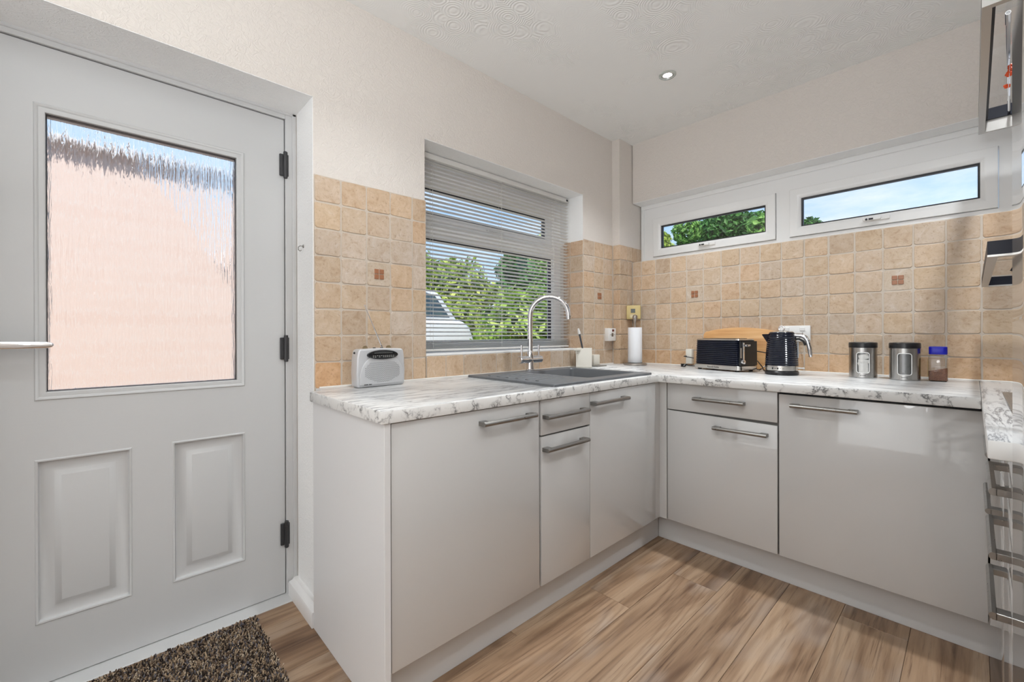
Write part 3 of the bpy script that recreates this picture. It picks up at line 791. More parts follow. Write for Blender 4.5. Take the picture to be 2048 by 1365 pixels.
# hob
t = thing('hob', 'grey metal hob let into the right hand worktop', 'hob', (.33, 1.92, ZT))
m = MB(); m.box(.068, .60, 1.60, 2.225, ZT, ZT + .006, .002, 2); obj('hob_plate', m, brushed('hob_steel', (.42, .40, .38), .35, (200, 3, 3)), t)
for x, y, r in ((.22, 1.77, .05), (.45, 1.77, .07), (.22, 2.06, .07), (.45, 2.06, .05)):
    m = MB(); m.lathe([(r, ZT + .006), (r, ZT + .012), (r * .9, ZT + .016), (r * .5, ZT + .018)], (x, y, 0), 24); obj('burner', m, M_blackm, t)

# ------------------------------------------------------------------ wall rack with two open glass flaps (top right)
t = thing('flap_wall_cabinet', 'wall cabinet with two open aluminium framed glass flaps above the hob', 'cabinet', (.5, 2.12, 1.27))
m = MB(); m.box(.37, XR - .003, 1.60, 2.64, 1.268, 1.93, .002, 1); obj('carcass', m, M_cabside, t)
M_alu = pm('satin_aluminium', (.52, .50, .475), .35, .85)
M_dgl = pm('dark_glass_border', (.012, .013, .022), .4, 0, spec=.25)
def flap(x0, x1, y0, y1, z, ha, hb, border):
    """aluminium under-frame of height ha, black upper frame of height hb, glass between"""
    P = lambda a, b, d: (a, b, z + d)
    m = MB(); m.ring(P, x0, x1, y0, y1, [(0, 0), (.018, 0), (.018, ha), (0, ha), (0, 0)])
    f = obj('glass_flap', m, M_alu, t)
    m = MB(); m.ring(P, x0, x1, y0, y1, [(0, ha + .0004), (.017 + border, ha + .0004), (.017 + border, ha + hb), (0, ha + hb), (0, ha + .0004)]); obj('dark_border', m, M_dgl, f)
    zg = z + ha + hb * .5; m = MB(); m.quad((x0 + .012, y0 + .012, zg), (x1 - .012, y0 + .012, zg), (x1 - .012, y1 - .012, zg), (x0 + .012, y1 - .012, zg)); obj('glass', m, M_glass, f)
    return f
f1 = flap(.016, .37, 1.615, 2.64, 1.900, .045, .045, .009)
f2 = flap(.0245, .37, 1.60, 2.64, 1.267, .005, .034, .001)
for pts, par in (([(.0665, 1.80, 1.955), (.0985, 2.61, 1.955)], f1), ([(.078, 1.905, 1.255), (.25, 1.95, 1.62)], f2)):
    m = MB(); m.tube(pts, .0045, 8); m.tube([pts[0], tuple(Vector(pts[0]) + (Vector(pts[1]) - Vector(pts[0])) * .08)], .006, 8); obj('stay_rod', m, M_chrome, par)
gl = thing('flower_garland', 'string of small orange red blossoms hanging beside the upper glass flap', 'garland', (.079, 2.1, 1.86))
m = MB(); m.tube([(.0825, 2.1, 1.97), (.081, 2.1, 1.93), (.078, 2.1, 1.86), (.076, 2.1, 1.82)], .0008, 6); obj('thread', m, M_cordm, gl)
for k, (dx, z) in enumerate(((.0835, 1.928), (.0828, 1.914), (.0785, 1.905), (.075, 1.869))):
    m = MB(); rr = .0075
    for q in range(5):
        a = q * 2 * PI / 5 + k
        m.lathe([(0, -.003), (rr * .55, -.001), (rr * .6, .001), (0, .003)], (dx + math.cos(a) * rr * .55, 2.1 + .002 * q, z + math.sin(a) * rr * .55), 8, 'y', cap=False)
    obj('blossom', m, pm('orange_blossom', (.85, .10, .02), .5) if k == 0 else bpy.data.materials['orange_blossom'], gl)

# ------------------------------------------------------------------ downlight
t = thing('downlight', 'round chrome downlight, lit, recessed in the ceiling near the corner', 'light', (-1.095, 2.149, ZC))
m = MB(); m.lathe([(.043, ZC + .001), (.043, ZC - .003), (.040, ZC - .0055), (.031, ZC - .0045), (.0295, ZC - .001), (.0295, ZC + .001)], (-1.095, 2.149, 0), 40, cap=False); obj('rim', m, pm('satin_chrome', (.60, .64, .60), .25, .55), t)
m = MB(); m.lathe([(.0292, ZC - .0005), (.027, ZC - .003), (.0225, ZC - .0032), (.0212, ZC - .0005)], (-1.095, 2.149, 0), 40, cap=False); obj('inner_ring', m, M_chrome, t)
m = MB(); m.lathe([(.0215, ZC - .0012), (.016, ZC - .0028), (0, ZC - .0034)], (-1.095, 2.149, 0), 40); obj('bulb', m, pm('lit_bulb', (1, 1, 1), .3, emit=(1, .99, .96), es=9), t)
# ------------------------------------------------------------------ venetian blind
BX = -1.862; B0, B1 = 1.086, 2.258
bl = thing('venetian_blind', 'off white slatted venetian blind hanging in the sink window', 'blind', (BX, 1.67, 1.0))
m = MB(); m.box(BX - .013, BX + .013, B0, B1, 1.955, 1.982, .003, 2); obj('headrail', m, M_slat, bl)
m = MB(); m.box(BX + .009, BX + .0145, B1 - .028, B1 - .010, 1.962, 1.974, .001, 1); obj('end_clip', m, M_hinge, bl)
m = MB(); m.box(BX - .012, BX + .012, B0 + .002, B1 - .002, .994, 1.004, .003, 2); obj('bottom_rail', m, M_slat, bl)
sl = MB(); tilt = 0.0; W2 = .0125; vs = []; nseg = 6
for thick in (0, -.0005):
    for y in (B0, B1):
        for k in range(nseg + 1):
            u = -1 + 2 * k / nseg; a = u * W2; h = .0022 * (1 - u * u) + thick
            vs.append((a * math.cos(tilt) - h * math.sin(tilt), y, a * math.sin(tilt) + h * math.cos(tilt)))
q = nseg + 1; fs = []
for k in range(nseg):
    fs.append((k, k + 1, q + k + 1, q + k)); fs.append((2 * q + k, 3 * q + k, 3 * q + k + 1, 2 * q + k + 1))
    fs.append((k, 2 * q + k, 2 * q + k + 1, k + 1)); fs.append((q + k, q + k + 1, 3 * q + k + 1, 3 * q + k))
fs += [(0, q, 3 * q, 2 * q), (q - 1, 3 * q - 1, 4 * q - 1, 2 * q - 1)]
sl.add(vs, fs)
sme = mesh_of('slat', sl, M_slat, 50, (0, 1.67, 0))
zs = []
z = 1.940
while z > 1.055: zs.append(z); z -= .0207
zs += [1.046, 1.036, 1.028, 1.021, 1.0145, 1.009]
for z in zs:
    o = bpy.data.objects.new('slat', sme); COL.objects.link(o); o.parent = bl; o.location = (BX, 0, z - 1.0); o.location.x = 0; o.rotation_euler = (0, -math.radians(4 + 11 * min(1, max(0, (1.94 - z) / .85))), 0); ORIG[o.name] = ORIG[bl.name]
for y in (1.192, 1.655, 2.105):
    m = MB()
    for dx in (-.0128, .0128): m.tube([(BX + dx, y, 1.957), (BX + dx, y, 1.0)], .0006, 5)
    m.tube([(BX + .001, y + .007, 1.957), (BX + .001, y + .007, 1.0)], .0005, 5)
    for z in zs[:-6]: m.tube([(BX - .0128, y, z - .003), (BX + .0128, y, z + .003)], .0004, 4)
    obj('ladder_cord', m, M_cordm, bl)

# ------------------------------------------------------------------ sink and tap
SX0, SX1, SY0, SY1 = -1.672, -1.115, 1.272, 2.018
BX0, BX1, BY0, BY1 = -1.600, -1.180, 1.575, 1.975
sk = thing('kitchen_sink', 'dark grey composite single bowl sink with drainer below the blind', 'sink', (-1.39, 1.64, ZT))
ZS = ZT + .0105
m = MB()
bmk = bmesh.new()
def loop(x0, x1, y0, y1, z, r, n=4):
    P = []
    for cx, cy, a in ((x1 - r, y1 - r, 0), (x0 + r, y1 - r, 90), (x0 + r, y0 + r, 180), (x1 - r, y0 + r, 270)):
        for k in range(n + 1):
            t_ = math.radians(a + 90 * k / n); P.append((cx + r * math.cos(t_), cy + r * math.sin(t_), z))
    return P
loops = [loop(SX0, SX1, SY0, SY1, ZT, .006), loop(SX0, SX1, SY0, SY1, ZS - .002, .006), loop(SX0 + .002, SX1 - .002, SY0 + .002, SY1 - .002, ZS, .006)]
bl_ = [loop(BX0, BX1, BY0, BY1, ZS, .022), loop(BX0 + .004, BX1 - .004, BY0 + .004, BY1 - .004, ZS - .006, .022), loop(BX0 + .010, BX1 - .010, BY0 + .010, BY1 - .010, ZS - .17, .03), loop(BX0 + .05, BX1 - .05, BY0 + .05, BY1 - .05, ZS - .185, .03)]
nL = 20
def strip(L):
    vs = [p for l in L for p in l]
    return vs, [(i * nL + k, i * nL + (k + 1) % nL, (i + 1) * nL + (k + 1) % nL, (i + 1) * nL + k) for i in range(len(L) - 1) for k in range(nL)]
vs, fs = strip(loops); m.add(vs, fs)
vs, fs = strip(bl_); fs.append(tuple(3 * nL + k for k in range(nL))); m.add(vs, fs)
vs = loops[2] + bl_[0]; m.add(vs, [(k, (k + 1) % nL, nL + (k + 1) % nL, nL + k) for k in range(nL)])
obj('basin', m, M_sink, sk)
m = MB()
for i in range(6):
    x = -1.56 + i * .062
    m.prism([(x - .013, ZS - .0005), (x - .009, ZS + .0028), (x + .009, ZS + .0028), (x + .013, ZS - .0005)], 'y', 1.315, 1.545, .001, 1)
obj('drainer_ribs', m, M_sink, sk)
m = MB(); m.lathe([(.042, ZS - .184), (.042, ZS - .181), (.030, ZS - .183), (0, ZS - .183)], (-1.39, 1.775, 0), 24); obj('waste', m, M_chrome, sk)
TX, TY = -1.640, 1.672
tp = thing('mixer_tap', 'tall chrome swan neck mixer tap behind the sink', 'tap', (TX, TY, ZS))
m = MB(); m.lathe([(.0255, ZS), (.0255, ZS + .004), (.021, ZS + .008), (.0185, ZS + .04), (.0185, ZS + .075), (.0175, ZS + .095), (.0142, ZS + .108)], (TX, TY, 0), 28); obj('body', m, M_chrome, tp)
m = MB(); pts = [(TX, TY, ZS + .09), (TX, TY, ZS + .18), (TX, TY, 1.155)]
R_, dx, dy = .104, .74, .67
for k in range(1, 19):
    a = PI * k / 18 * 1.0; pts.append((TX + dx * R_ * (1 - math.cos(a)), TY + dy * R_ * (1 - math.cos(a)), 1.176 + R_ * math.sin(a)))
pts.append((pts[-1][0], pts[-1][1], 1.158))
m.tube(pts, .0135, 18); obj('spout', m, M_chrome, tp)
zb_ = ZS + .060
m = MB(); m.lathe([(.0175, -.083), (.0195, -.081), (.0195, -.02), (.0185, 0), (.0195, .02), (.0195, .081), (.0175, .083)], (TX, TY, zb_), 24, 'y'); obj('valve_barrel', m, M_chrome, tp)
for s in (-1, 1):
    m = MB(); y = TY + s * .066; m.tube([(TX, y, zb_ + .014), (TX, y, zb_ + .050), (TX, y, zb_ + .078)], [.0052, .0058, .0068], 12); obj('lever', m, M_chrome, tp)

# ------------------------------------------------------------------ sink tidy with brush, sponge block
M_cer = pm('off_white_ceramic', (.70, .67, .60), .35)
cx_, cy_ = -1.655, 2.165
cd = thing('sink_tidy', 'white box caddy standing behind the sink bowl by the tiled reveal', 'caddy', (cx_, cy_, ZT), math.radians(36))
m = MB(); m.ring(lambda a, b, d: (a, b, d), -.048, .048, -.046, .046, [(.004, .001), (0, .006), (0, .118), (.001, .120), (.005, .120), (.006, .118), (.006, .02)], True); m.quad((-.044, -.042, .001), (.044, -.042, .001), (.044, .042, .001), (-.044, .042, .001))
obj('pot', m, M_cer, cd, local=True)
m = MB(); m.box(-.060, -.020, -.064, -.044, .104, .119, .003, 2); m.box(-.050, -.036, -.056, -.044, .088, .106, .002, 1); obj('front_lip', m, M_cer, cd, local=True)
br = thing('washing_up_brush', 'slim black handled brush with a white tip leaning in the sink tidy', 'brush', (cx_ + .005, cy_ - .006, ZT + .02))
b0 = Vector((cx_ + .010, cy_ + .004, ZT + .025)); b1 = Vector((cx_ - .012, cy_ - .030, 1.078)); b2 = b1 + (b1 - b0).normalized() * .036
m = MB(); m.tube([b0, b0.lerp(b1, .5), b1], [.0045, .005, .0058], 10); obj('handle', m, pm('slate_plastic', (.05, .06, .075), .35), br)
m = MB(); m.tube([b1, b1.lerp(b2, .3), b1.lerp(b2, .75), b2], [.0075, .0088, .0062, .0045], 12); obj('tip', m, M_white, br)
m = MB(); m.tube([b0.lerp(b1, .40), b0.lerp(b1, .50)], .0072, 10); obj('collar', m, M_white, br)
t = thing('soap_dish', 'cream block sponge holder on a flat grey dish right of the sink tidy', 'dish', (-1.655, 2.285, ZT))
m = MB(); m.box(-1.690, -1.610, 2.245, 2.345, ZT, ZT + .007, .003, 2); obj('tray', m, pm('grey_tray', (.22, .21, .19), .45), t)
m = MB(); m.box(-1.685, -1.645, 2.255, 2.320, ZT + .007, ZT + .075, .005, 2); obj('block', m, M_cer, t)

# ------------------------------------------------------------------ radio
rd = thing('portable_radio', 'silver portable radio with a raised aerial on the worktop end', 'radio', (-1.640, .803, ZT), math.radians(93))
M_rad = pm('silver_plastic', (.56, .565, .58), .34, .25)
# local frame: x along the front (width), -y towards the room
RW, RH = .104, .150
def radio_outline(k=1.0, dz=0):
    P = [(-.098, .0), (.098, .0), (.1035, .010), (.106, .06), (.103, .115), (.099, .143), (.092, .150), (0, .1535), (-.092, .150), (-.099, .143), (-.103, .115), (-.106, .06), (-.1035, .010)]
    return [(x * k, z) for x, z in P]
m = MB(); m.prism(radio_outline(), 'y', -.020, .034, .007, 3); obj('case', m, M_rad, rd, local=True)
# raised front shell: dome shaped
P = []
for k in range(25):
    a = PI * k / 24; P.append((.098 * math.cos(a), .012 + .122 * math.sin(a) ** .8))
m = MB(); m.prism([(-.098, .010)] + [(.098, .010)] + P[1:-1], 'y', -.027, -.018, .004, 2); obj('front_shell', m, M_rad, rd, local=True)
# tuning window: lens shape, black
L = [(.066 * math.cos(a), .126 + (.020 if math.sin(a) > 0 else .017) * math.sin(a)) for a in [2 * PI * k / 32 for k in range(32)]]
L = [(x, z) for x, z in L]
m = MB(); m.prism(L, 'y', -.0325, -.018, .002, 2); dial = obj('dial_window', m, pm('glossy_dial', (.010, .010, .011), .08), rd, local=True)
m = MB()
rr = random.Random(3)
for i in range(11):
    for zz in (.1235, .1185):
        x = -.044 + i * .0088
        if zz < .12 and i in (2, 4): continue
        m.box(x - .0023, x + .0023, -.0331, -.0324, zz - .0007, zz + .0007)
m.box(-.040, .040, -.0331, -.0324, .1339, .1344)
obj('scale_marks', m, pm('dial_print', (.55, .55, .52), .5), dial, local=True)
# speaker: dark holes in a shield shaped grid
m = MB(); row = 0; z = .020
holes = []
while z < .107:
    x = -.080 + (.0023 if row % 2 else 0)
    while x < .081:
        top = .104; bot = .012 + max(0, (abs(x) - .012)) * .46
        if abs(x) < .076 and bot < z < .100 and z < .118 - (x / .085) ** 2 * .052:
            holes.append((x, z))
        x += .0046
    z += .0040; row += 1
for x, z in holes:
    m.add([(x + .00125 * math.cos(a), -.0273, z + .00125 * math.sin(a)) for a in (0, PI / 3, 2 * PI / 3, PI, 4 * PI / 3, 5 * PI / 3)], [(0, 1, 2, 3, 4, 5)])
g = obj('speaker_holes', m, pm('speaker_dark', (.07, .07, .072), .7), rd, local=True); g['kind'] = 'stuff'
m = MB()
for i, wd_ in enumerate((.0035, .003, .0025, .0035, .0, .003, .0035, .0025)):
    if wd_: m.box(-.078 + i * .0040 - wd_ / 2, -.078 + i * .0040 + wd_ / 2, -.0275, -.0268, .0105, .0137)
obj('maker_mark', m, M_blackm, rd, local=True)
for x in (-.052, .052):
    m = MB(); m.lathe([(.0095, -.004), (.0095, .004)], (x, .020, .1535), 20, 'y'); obj('knob', m, pm('bronze_knob', (.35, .27, .16), .35, .6), rd, local=True)
for x in (-.02, .012):
    m = MB(); m.box(x - .004, x + .004, .0, .012, .151, .1555, .001, 1); obj('button', m, M_blackm, rd, local=True)
m = MB(); m.tube([(.026, .020, .150), (.018, .020, .165), (-.012, .020, .232), (-.052, .020, .322)], [.0032, .0026, .0022, .0015], 10); m.lathe([(0, .320), (.0028, .3215), (.0028, .325), (0, .327)], (-.053, .020, 0), 10); obj('aerial', m, M_chrome, rd, local=True)
m = MB(); m.tube([(-.105, .0, .136), (-.1085, 0, .136)], .004, 8); obj('handle_pivot', m, M_blackm, rd, local=True)

# ------------------------------------------------------------------ paper towel holder and roll
px, py = -1.545, 2.575
t = thing('paper_towel_holder', 'round based satin steel kitchen roll holder in the corner', 'holder', (px, py, ZT))
M_sst = pm('satin_steel', (.42, .385, .355), .32, 1)
m = MB(); m.lathe([(.073, ZT), (.0755, ZT + .002), (.0755, ZT + .009), (.071, ZT + .013), (.02, ZT + .015)], (px, py, 0), 40); obj('base', m, M_sst, t)
m = MB(); m.lathe([(.006, ZT + .012), (.006, 1.135), (.0065, 1.150), (.0105, 1.168), (.0165, 1.180), (.0175, 1.190), (.0145, 1.2005), (.007, 1.206), (0, 1.207)], (px, py, 0), 24); obj('pole', m, M_sst, t)
m = MB(); m.lathe([(.0205, ZT + .016), (.0445, ZT + .016), (.0455, ZT + .018), (.0455, 1.119), (.0445, 1.121), (.0205, 1.121), (.0205, ZT + .016)], (px, py, 0), 40, cap=False)
tag(obj('kitchen_roll', m, pm('soft_white_paper', (.79, .80, .83), .9, bump=(260, .15, .0006))), 'plain white kitchen roll on the steel holder', 'kitchen roll')

# ------------------------------------------------------------------ wall fittings
t = thing('thermostat', 'yellowed boxy thermostat fixed in the tiled corner above the kitchen roll', 'thermostat', (-1.635, 2.708, 1.181), math.radians(27))
M_yel = pm('yellowed_plastic', (.58, .46, .20), .4)
m = MB(); m.box(-.048, .048, -.021, .018, 0, .098, .006, 2); m.box(-.02, .04, .017, .036, .02, .08); cs = obj('case', m, M_yel, t, local=True)
m = MB(); m.box(-.018, .012, -.0225, -.020, .045, .073, .001, 1); obj('display', m, pm('lcd', (.035, .04, .028), .15), cs, local=True)
m = MB(); m.box(-.024, .018, -.0235, -.020, .008, .034, .002, 1); obj('flap_button', m, pm('cream_button', (.62, .53, .33), .4), cs, local=True)
t = thing('fused_switch', 'white fused spur switch with a red rocker on the left tiles', 'switch', (-1.73, 2.55, 1.07))
m = MB(); m.box(XA - .001, XA + .034, 2.500, 2.588, 1.030, 1.118, .003, 2); pl = obj('plate', m, M_white, t)
m = MB(); m.box(XA + .033, XA + .037, 2.540, 2.562, 1.095, 1.110, .001, 1); obj('rocker', m, pm('dark_red_neon', (.10, .012, .010), .3), pl)
m = MB()
for y, z in ((2.520, 1.073), (2.528, 1.072), (2.565, 1.074)): m.lathe([(.0028, .0335), (.0025, .0352), (0, .0352)], (XA, y, z), 10, 'x')
m.box(XA + .033, XA + .0348, 2.533, 2.556, 1.060, 1.085, .001, 1); obj('screw', m, M_steel, pl)
t = thing('double_socket', 'white double plug socket on the back tiles behind the kettle', 'socket', (-.67, YB, 1.08))
m = MB(); m.box(-.742, -.596, YB - .010, YB + .002, 1.034, 1.121, .003, 2); pl = obj('plate', m, M_white, t)
for x in (-.706, -.632):
    m = MB(); m.box(x - .012, x + .012, YB - .014, YB - .009, 1.092, 1.112, .002, 1); obj('rocker', m, M_white, pl)
    m = MB()
    for dx, z, w_, h_ in ((0, 1.078, .004, .008), (-.011, 1.057, .0064, .004), (.011, 1.057, .0064, .004)): m.box(x - w_ / 2 + dx, x + w_ / 2 + dx, YB - .0105, YB - .008, z - h_ / 2, z + h_ / 2)
    obj('pin_slot', m, M_blackm, pl)
# ------------------------------------------------------------------ chopping board
cb = thing('chopping_board', 'bamboo chopping board leaning on the tiles behind toaster and kettle', 'board', (-.945, 2.735, ZT), 0)
BW, BH = .212, .243
P = [(-BW + .012, 0), (BW - .012, 0), (BW, .012), (BW, BH - .040), (BW - .014, BH - .024)]
P += [(BW * .86 - (BW * 1.72) * k / 14, BH - .022 + .022 * math.sin(PI * (k + .0) / 14) ** .8) for k in range(0, 15)]
P += [(-BW + .014, BH - .024), (-BW, BH - .040), (-BW, .012)]
mt, tt_, bb_ = base_mat('bamboo_strips')
q = mapping(tt_, scale=(3, 1, 46)); n_ = N(tt_, 'ShaderNodeTexNoise', i_Scale=1.0, i_Detail=3.0); tt_.links.new(q.outputs[0], n_.inputs['Vector'])
r_ = ramp(tt_, [(.3, (.50, .24, .085)), (.5, (.66, .36, .145)), (.7, (.74, .45, .21))]); tt_.links.new(n_.outputs['Fac'], r_.inputs[0])
tt_.links.new(r_.outputs[0], bb_.inputs['Base Color']); bb_.inputs['Roughness'].default_value = .42
m = MB(); m.prism(P, 'y', -.010, .008, .0025, 2); o = obj('bamboo_slab', m, mt, cb, local=True)
cb.rotation_euler = (math.radians(-2.2), 0, 0); cb.location = (-.945, 2.7335, ZT + .0005)
# small adaptor standing beside the toaster
t = thing('plug_adaptor', 'small cream plug adaptor on the tiles behind the left end of the toaster', 'plug', (-1.245, 2.745, .89))
m = MB(); m.box(-1.268, -1.228, 2.722, 2.757, .885, .980, .004, 2); obj('body', m, M_cer, t)
m = MB(); m.tube([(-1.262, 2.722, .935), (-1.268, 2.700, .934), (-1.235, 2.690, .930), (-1.205, 2.70, .925)], .0028, 8); obj('lead', m, M_blackm, t)

# ------------------------------------------------------------------ toaster (front towards the room)
M_band = brushed('polished_band', (.62, .60, .57), .16, (3, 3, 300))
ta = math.radians(-16.5)
f0 = Vector((-1.138, 2.545)); ux = Vector((math.cos(ta), math.sin(ta))); uy = Vector((-math.sin(ta), math.cos(ta)))
TL, TD, TH = .300, .155, .178
ctr = f0 + ux * TL / 2 + uy * TD / 2
ts = thing('toaster', 'black ribbed long slot toaster with a steel base band', 'toaster', (ctr.x, ctr.y, ZT), ta)
m = MB(); hl, hd = TL / 2, TD / 2
# ribbed body: stacked rounded rectangle loops
def rr_loop(hx, hy, r, z, n=5):
    P = []
    for cx, cy, a in ((hx - r, hy - r, 0), (-hx + r, hy - r, 90), (-hx + r, -hy + r, 180), (hx - r, -hy + r, 270)):
        for k in range(n + 1):
            t_ = math.radians(a + 90 * k / n); P.append((cx + r * math.cos(t_), cy + r * math.sin(t_), z))
    return P
def loft(m, loops, cap0=True, cap1=True):
    n = len(loops[0]); vs = [p for l in loops for p in l]; fs = []
    for i in range(len(loops) - 1):
        for k in range(n): fs.append((i * n + k, i * n + (k + 1) % n, (i + 1) * n + (k + 1) % n, (i + 1) * n + k))
    if cap0: fs.append(tuple(range(n))[::-1])
    if cap1: fs.append(tuple((len(loops) - 1) * n + k for k in range(n)))
    m.add(vs, fs)
L = []; nr = 13
for i in range(nr * 4 + 1):
    f = i / (nr * 4); z = .031 + f * .138; k = .0019 * math.cos(2 * PI * i / 4) - .004 * f
    L.append(rr_loop(hl - .008 + k, hd + k, .020, z))
loft(m, L); body = obj('ribbed_shell', m, M_gblack, ts, local=True, smooth=60)
m = MB(); loft(m, [rr_loop(hl - .002, hd + .001, .018, .008), rr_loop(hl, hd + .003, .02, .010), rr_loop(hl, hd + .003, .02, .030), rr_loop(hl - .002, hd + .001, .018, .032)]); obj('base_band', m, M_band, ts, local=True)
for x in (-hl + .03, hl - .03):
    for y in (-hd + .02, hd - .02):
        m = MB(); m.lathe([(.010, 0), (.012, .009)], (x, y, 0), 12); obj('foot', m, M_black, ts, local=True)
m = MB(); loft(m, [rr_loop(hl - .013, hd - .005, .018, .168), rr_loop(hl - .012, hd - .004, .018, .171), rr_loop(hl - .015, hd - .008, .016, .178), rr_loop(hl - .020, hd - .014, .014, .179)]); top = obj('top_plate', m, M_band, ts, local=True)
m = MB()
for y in (-.030, .030): m.box(-hl + .035, hl - .040, y - .014, y + .014, .1770, .1797, .004, 1)
obj('bread_slot', m, M_blackm, top, local=True)
# control end (right)
m = MB(); loft(m, [rr_loop(.006, hd - .006, .005, .034), rr_loop(.006, hd - .008, .005, .166)])
for i_, v_ in enumerate(m.v): m.v[i_] = (v_[0] + hl - .006, v_[1], v_[2])
ce = obj('control_end', m, M_black, ts, local=True)
m = MB(); m.box(hl - .002, hl + .003, -.052, -.040, .060, .158, .0015, 1); obj('chrome_strip', m, M_chrome, ce, local=True)
m = MB(); m.box(hl - .002, hl + .003, -.070, -.066, .075, .13, .001, 1); obj('chrome_strip', m, M_chrome, ce, local=True)
m = MB(); m.box(hl, hl + .022, -.050, -.018, .138, .149, .003, 2); obj('lever', m, M_chrome, ce, local=True)
m = MB(); m.lathe([(.012, 0), (.013, .003), (.011, .012), (0, .013)], (hl, -.056, .055), 20, 'x'); obj('browning_dial', m, M_chrome, ce, local=True)
def lettering(name, text, size, mat, parent, loc, rot, ext=.0003, spacing=1.0):
    cu = bpy.data.curves.new(name, 'FONT'); cu.body = text; cu.size = size; cu.extrude = ext; cu.align_x = 'CENTER'; cu.align_y = 'CENTER'; cu.space_character = spacing
    tmp = bpy.data.objects.new(name, cu); COL.objects.link(tmp)
    bpy.context.view_layer.update()
    me = bpy.data.meshes.new_from_object(tmp.evaluated_get(bpy.context.evaluated_depsgraph_get()))
    bpy.data.objects.remove(tmp); me.materials.append(mat)
    o = bpy.data.objects.new(name, me); COL.objects.link(o); o.parent = parent; o.location = loc; o.rotation_euler = rot; ORIG[o.name] = (0, 0, 0)
    return o
M_ink = pm('black_print', (.03, .03, .032), .5)
lettering('lettering', 'Russell Hobbs', .0125, M_ink, ts, (-.012, -hd - .0032, .0195), (PI / 2, 0, 0), spacing=1.06)
# cables
m = MB(); m.tube([(-.865, 2.61, .882), (-.845, 2.64, .905), (-.825, 2.655, .925), (-.80, 2.65, .895), (-.775, 2.60, .877), (-.735, 2.575, .875), (-.70, 2.58, .875)], .0032, 8)
m.tube([(-.850, 2.62, .905), (-.835, 2.645, .88), (-.815, 2.66, .875), (-.79, 2.68, .90), (-.77, 2.70, .877), (-.72, 2.69, .875)], .0032, 8)
m.tube([(-.870, 2.655, .985), (-.80, 2.66, .975), (-.755, 2.655, .966), (-.70, 2.665, .962), (-.66, 2.70, .98), (-.655, 2.745, 1.02)], .0028, 8)
tag(obj('power_lead', m, M_black), 'black power leads looping between toaster and kettle', 'cable')
m = MB(); 
for k in range(4):
    m.tube([(-1.235 + .012 * math.cos(a) * (1 + .2 * k), 2.62 + .010 * math.sin(a) + .004 * k, .876 + .004 * k) for a in [2 * PI * i / 12 + k for i in range(13)]], .003, 6)
m.tube([(-1.225, 2.625, .885), (-1.20, 2.64, .88), (-1.17, 2.65, .88)], .003, 6)
tag(obj('power_lead', m, M_black), 'small coil of black lead at the left end of the toaster', 'cable')

# ------------------------------------------------------------------ kettle
kx, ky = -.663, 2.492
kt = thing('kettle', 'black ribbed electric kettle with a chrome handle and ring topped lid', 'kettle', (kx, ky, ZT), math.radians(4))
m = MB(); m.lathe([(.070, 0), (.074, .003), (.074, .016), (.070, .020)], n=40); obj('power_base', m, M_black, kt, local=True)
m = MB(); m.lathe([(.0705, .021), (.0725, .023), (.0725, .047), (.071, .049)], n=48); bd = obj('steel_band', m, M_band, kt, local=True)
prof = []; nr = 15
for i in range(nr * 4 + 1):
    f = i / (nr * 4); z = .049 + f * .158
    r = .0725 - .0115 * f ** 1.2 - (.006 * max(0, f - .86) / .14) + .0016 * math.cos(2 * PI * i / 4)
    prof.append((r, z))
prof += [(.054, .212), (.050, .214)]
m = MB(); m.lathe(prof, n=56); obj('ribbed_body', m, M_gblack, kt, local=True, smooth=60)
m = MB(); m.lathe([(.050, .212), (.0515, .2135), (.050, .2165), (.020, .219), (0, .2195)], n=40); ld = obj('lid', m, M_band, kt, local=True)
m = MB(); m.tube([(.012 * math.cos(a), 0, .2325 + .012 * math.sin(a)) for a in [2 * PI * k / 20 for k in range(21)]], .0036, 10, cap=False); obj('lid_ring', m, M_chrome, ld, local=True)
m = MB()
SP = [(-.052, .150), (-.060, .160), (-.086, .201), (-.084, .204), (-.052, .205)]
vs = []
for x, z in SP: vs += [(x, -.030 if x > -.055 else -.010 - .010 * (x > -.08), z), (x, .030 if x > -.055 else .010 + .010 * (x > -.08), z)]
m.add(vs, [(0, 1, 3, 2), (2, 3, 5, 4), (4, 5, 7, 6), (6, 7, 9, 8), (0, 2, 4, 6, 8), (1, 9, 7, 5, 3)]); obj('spout', m, M_gblack, kt, local=True)
m = MB(); hp = [(.048, 0, .196), (.066, 0, .1995), (.085, 0, .198), (.101, 0, .188), (.111, 0, .168), (.117, 0, .140), (.121, 0, .110), (.123, 0, .092)]
m.tube(hp, [.010, .0105, .0105, .0105, .0105, .010, .009, .0065], 14); hd_ = obj('handle', m, M_chrome, kt, local=True)
m = MB(); m.tube([(.052, 0, .178), (.075, 0, .180), (.092, 0, .170), (.101, 0, .150)], .005, 10); obj('grip_inlay', m, M_blackm, hd_, local=True)
m = MB(); m.box(.068, .073, -.008, .008, .085, .165, .002, 1); obj('water_window', m, pm('smoke_window', (.35, .38, .42), .1), kt, local=True)
m = MB(); m.box(.070, .098, -.006, .006, .032, .039, .002, 1); obj('switch', m, M_white, kt, local=True)
m = MB()
for i, (w_, h_) in enumerate(((.006, .010), (.003, .004), (.007, .008), (.002, .003), (.005, .002))):
    a = -PI / 2 + (-.36 + i * .16); r = .0727
    m.box(r * math.cos(a) - w_ / 2, r * math.cos(a) + w_ / 2, r * math.sin(a) - .001, r * math.sin(a) + .002, .034 - h_ / 2, .034 + h_ / 2)
obj('printed_mark', m, M_ink, bd, local=True)
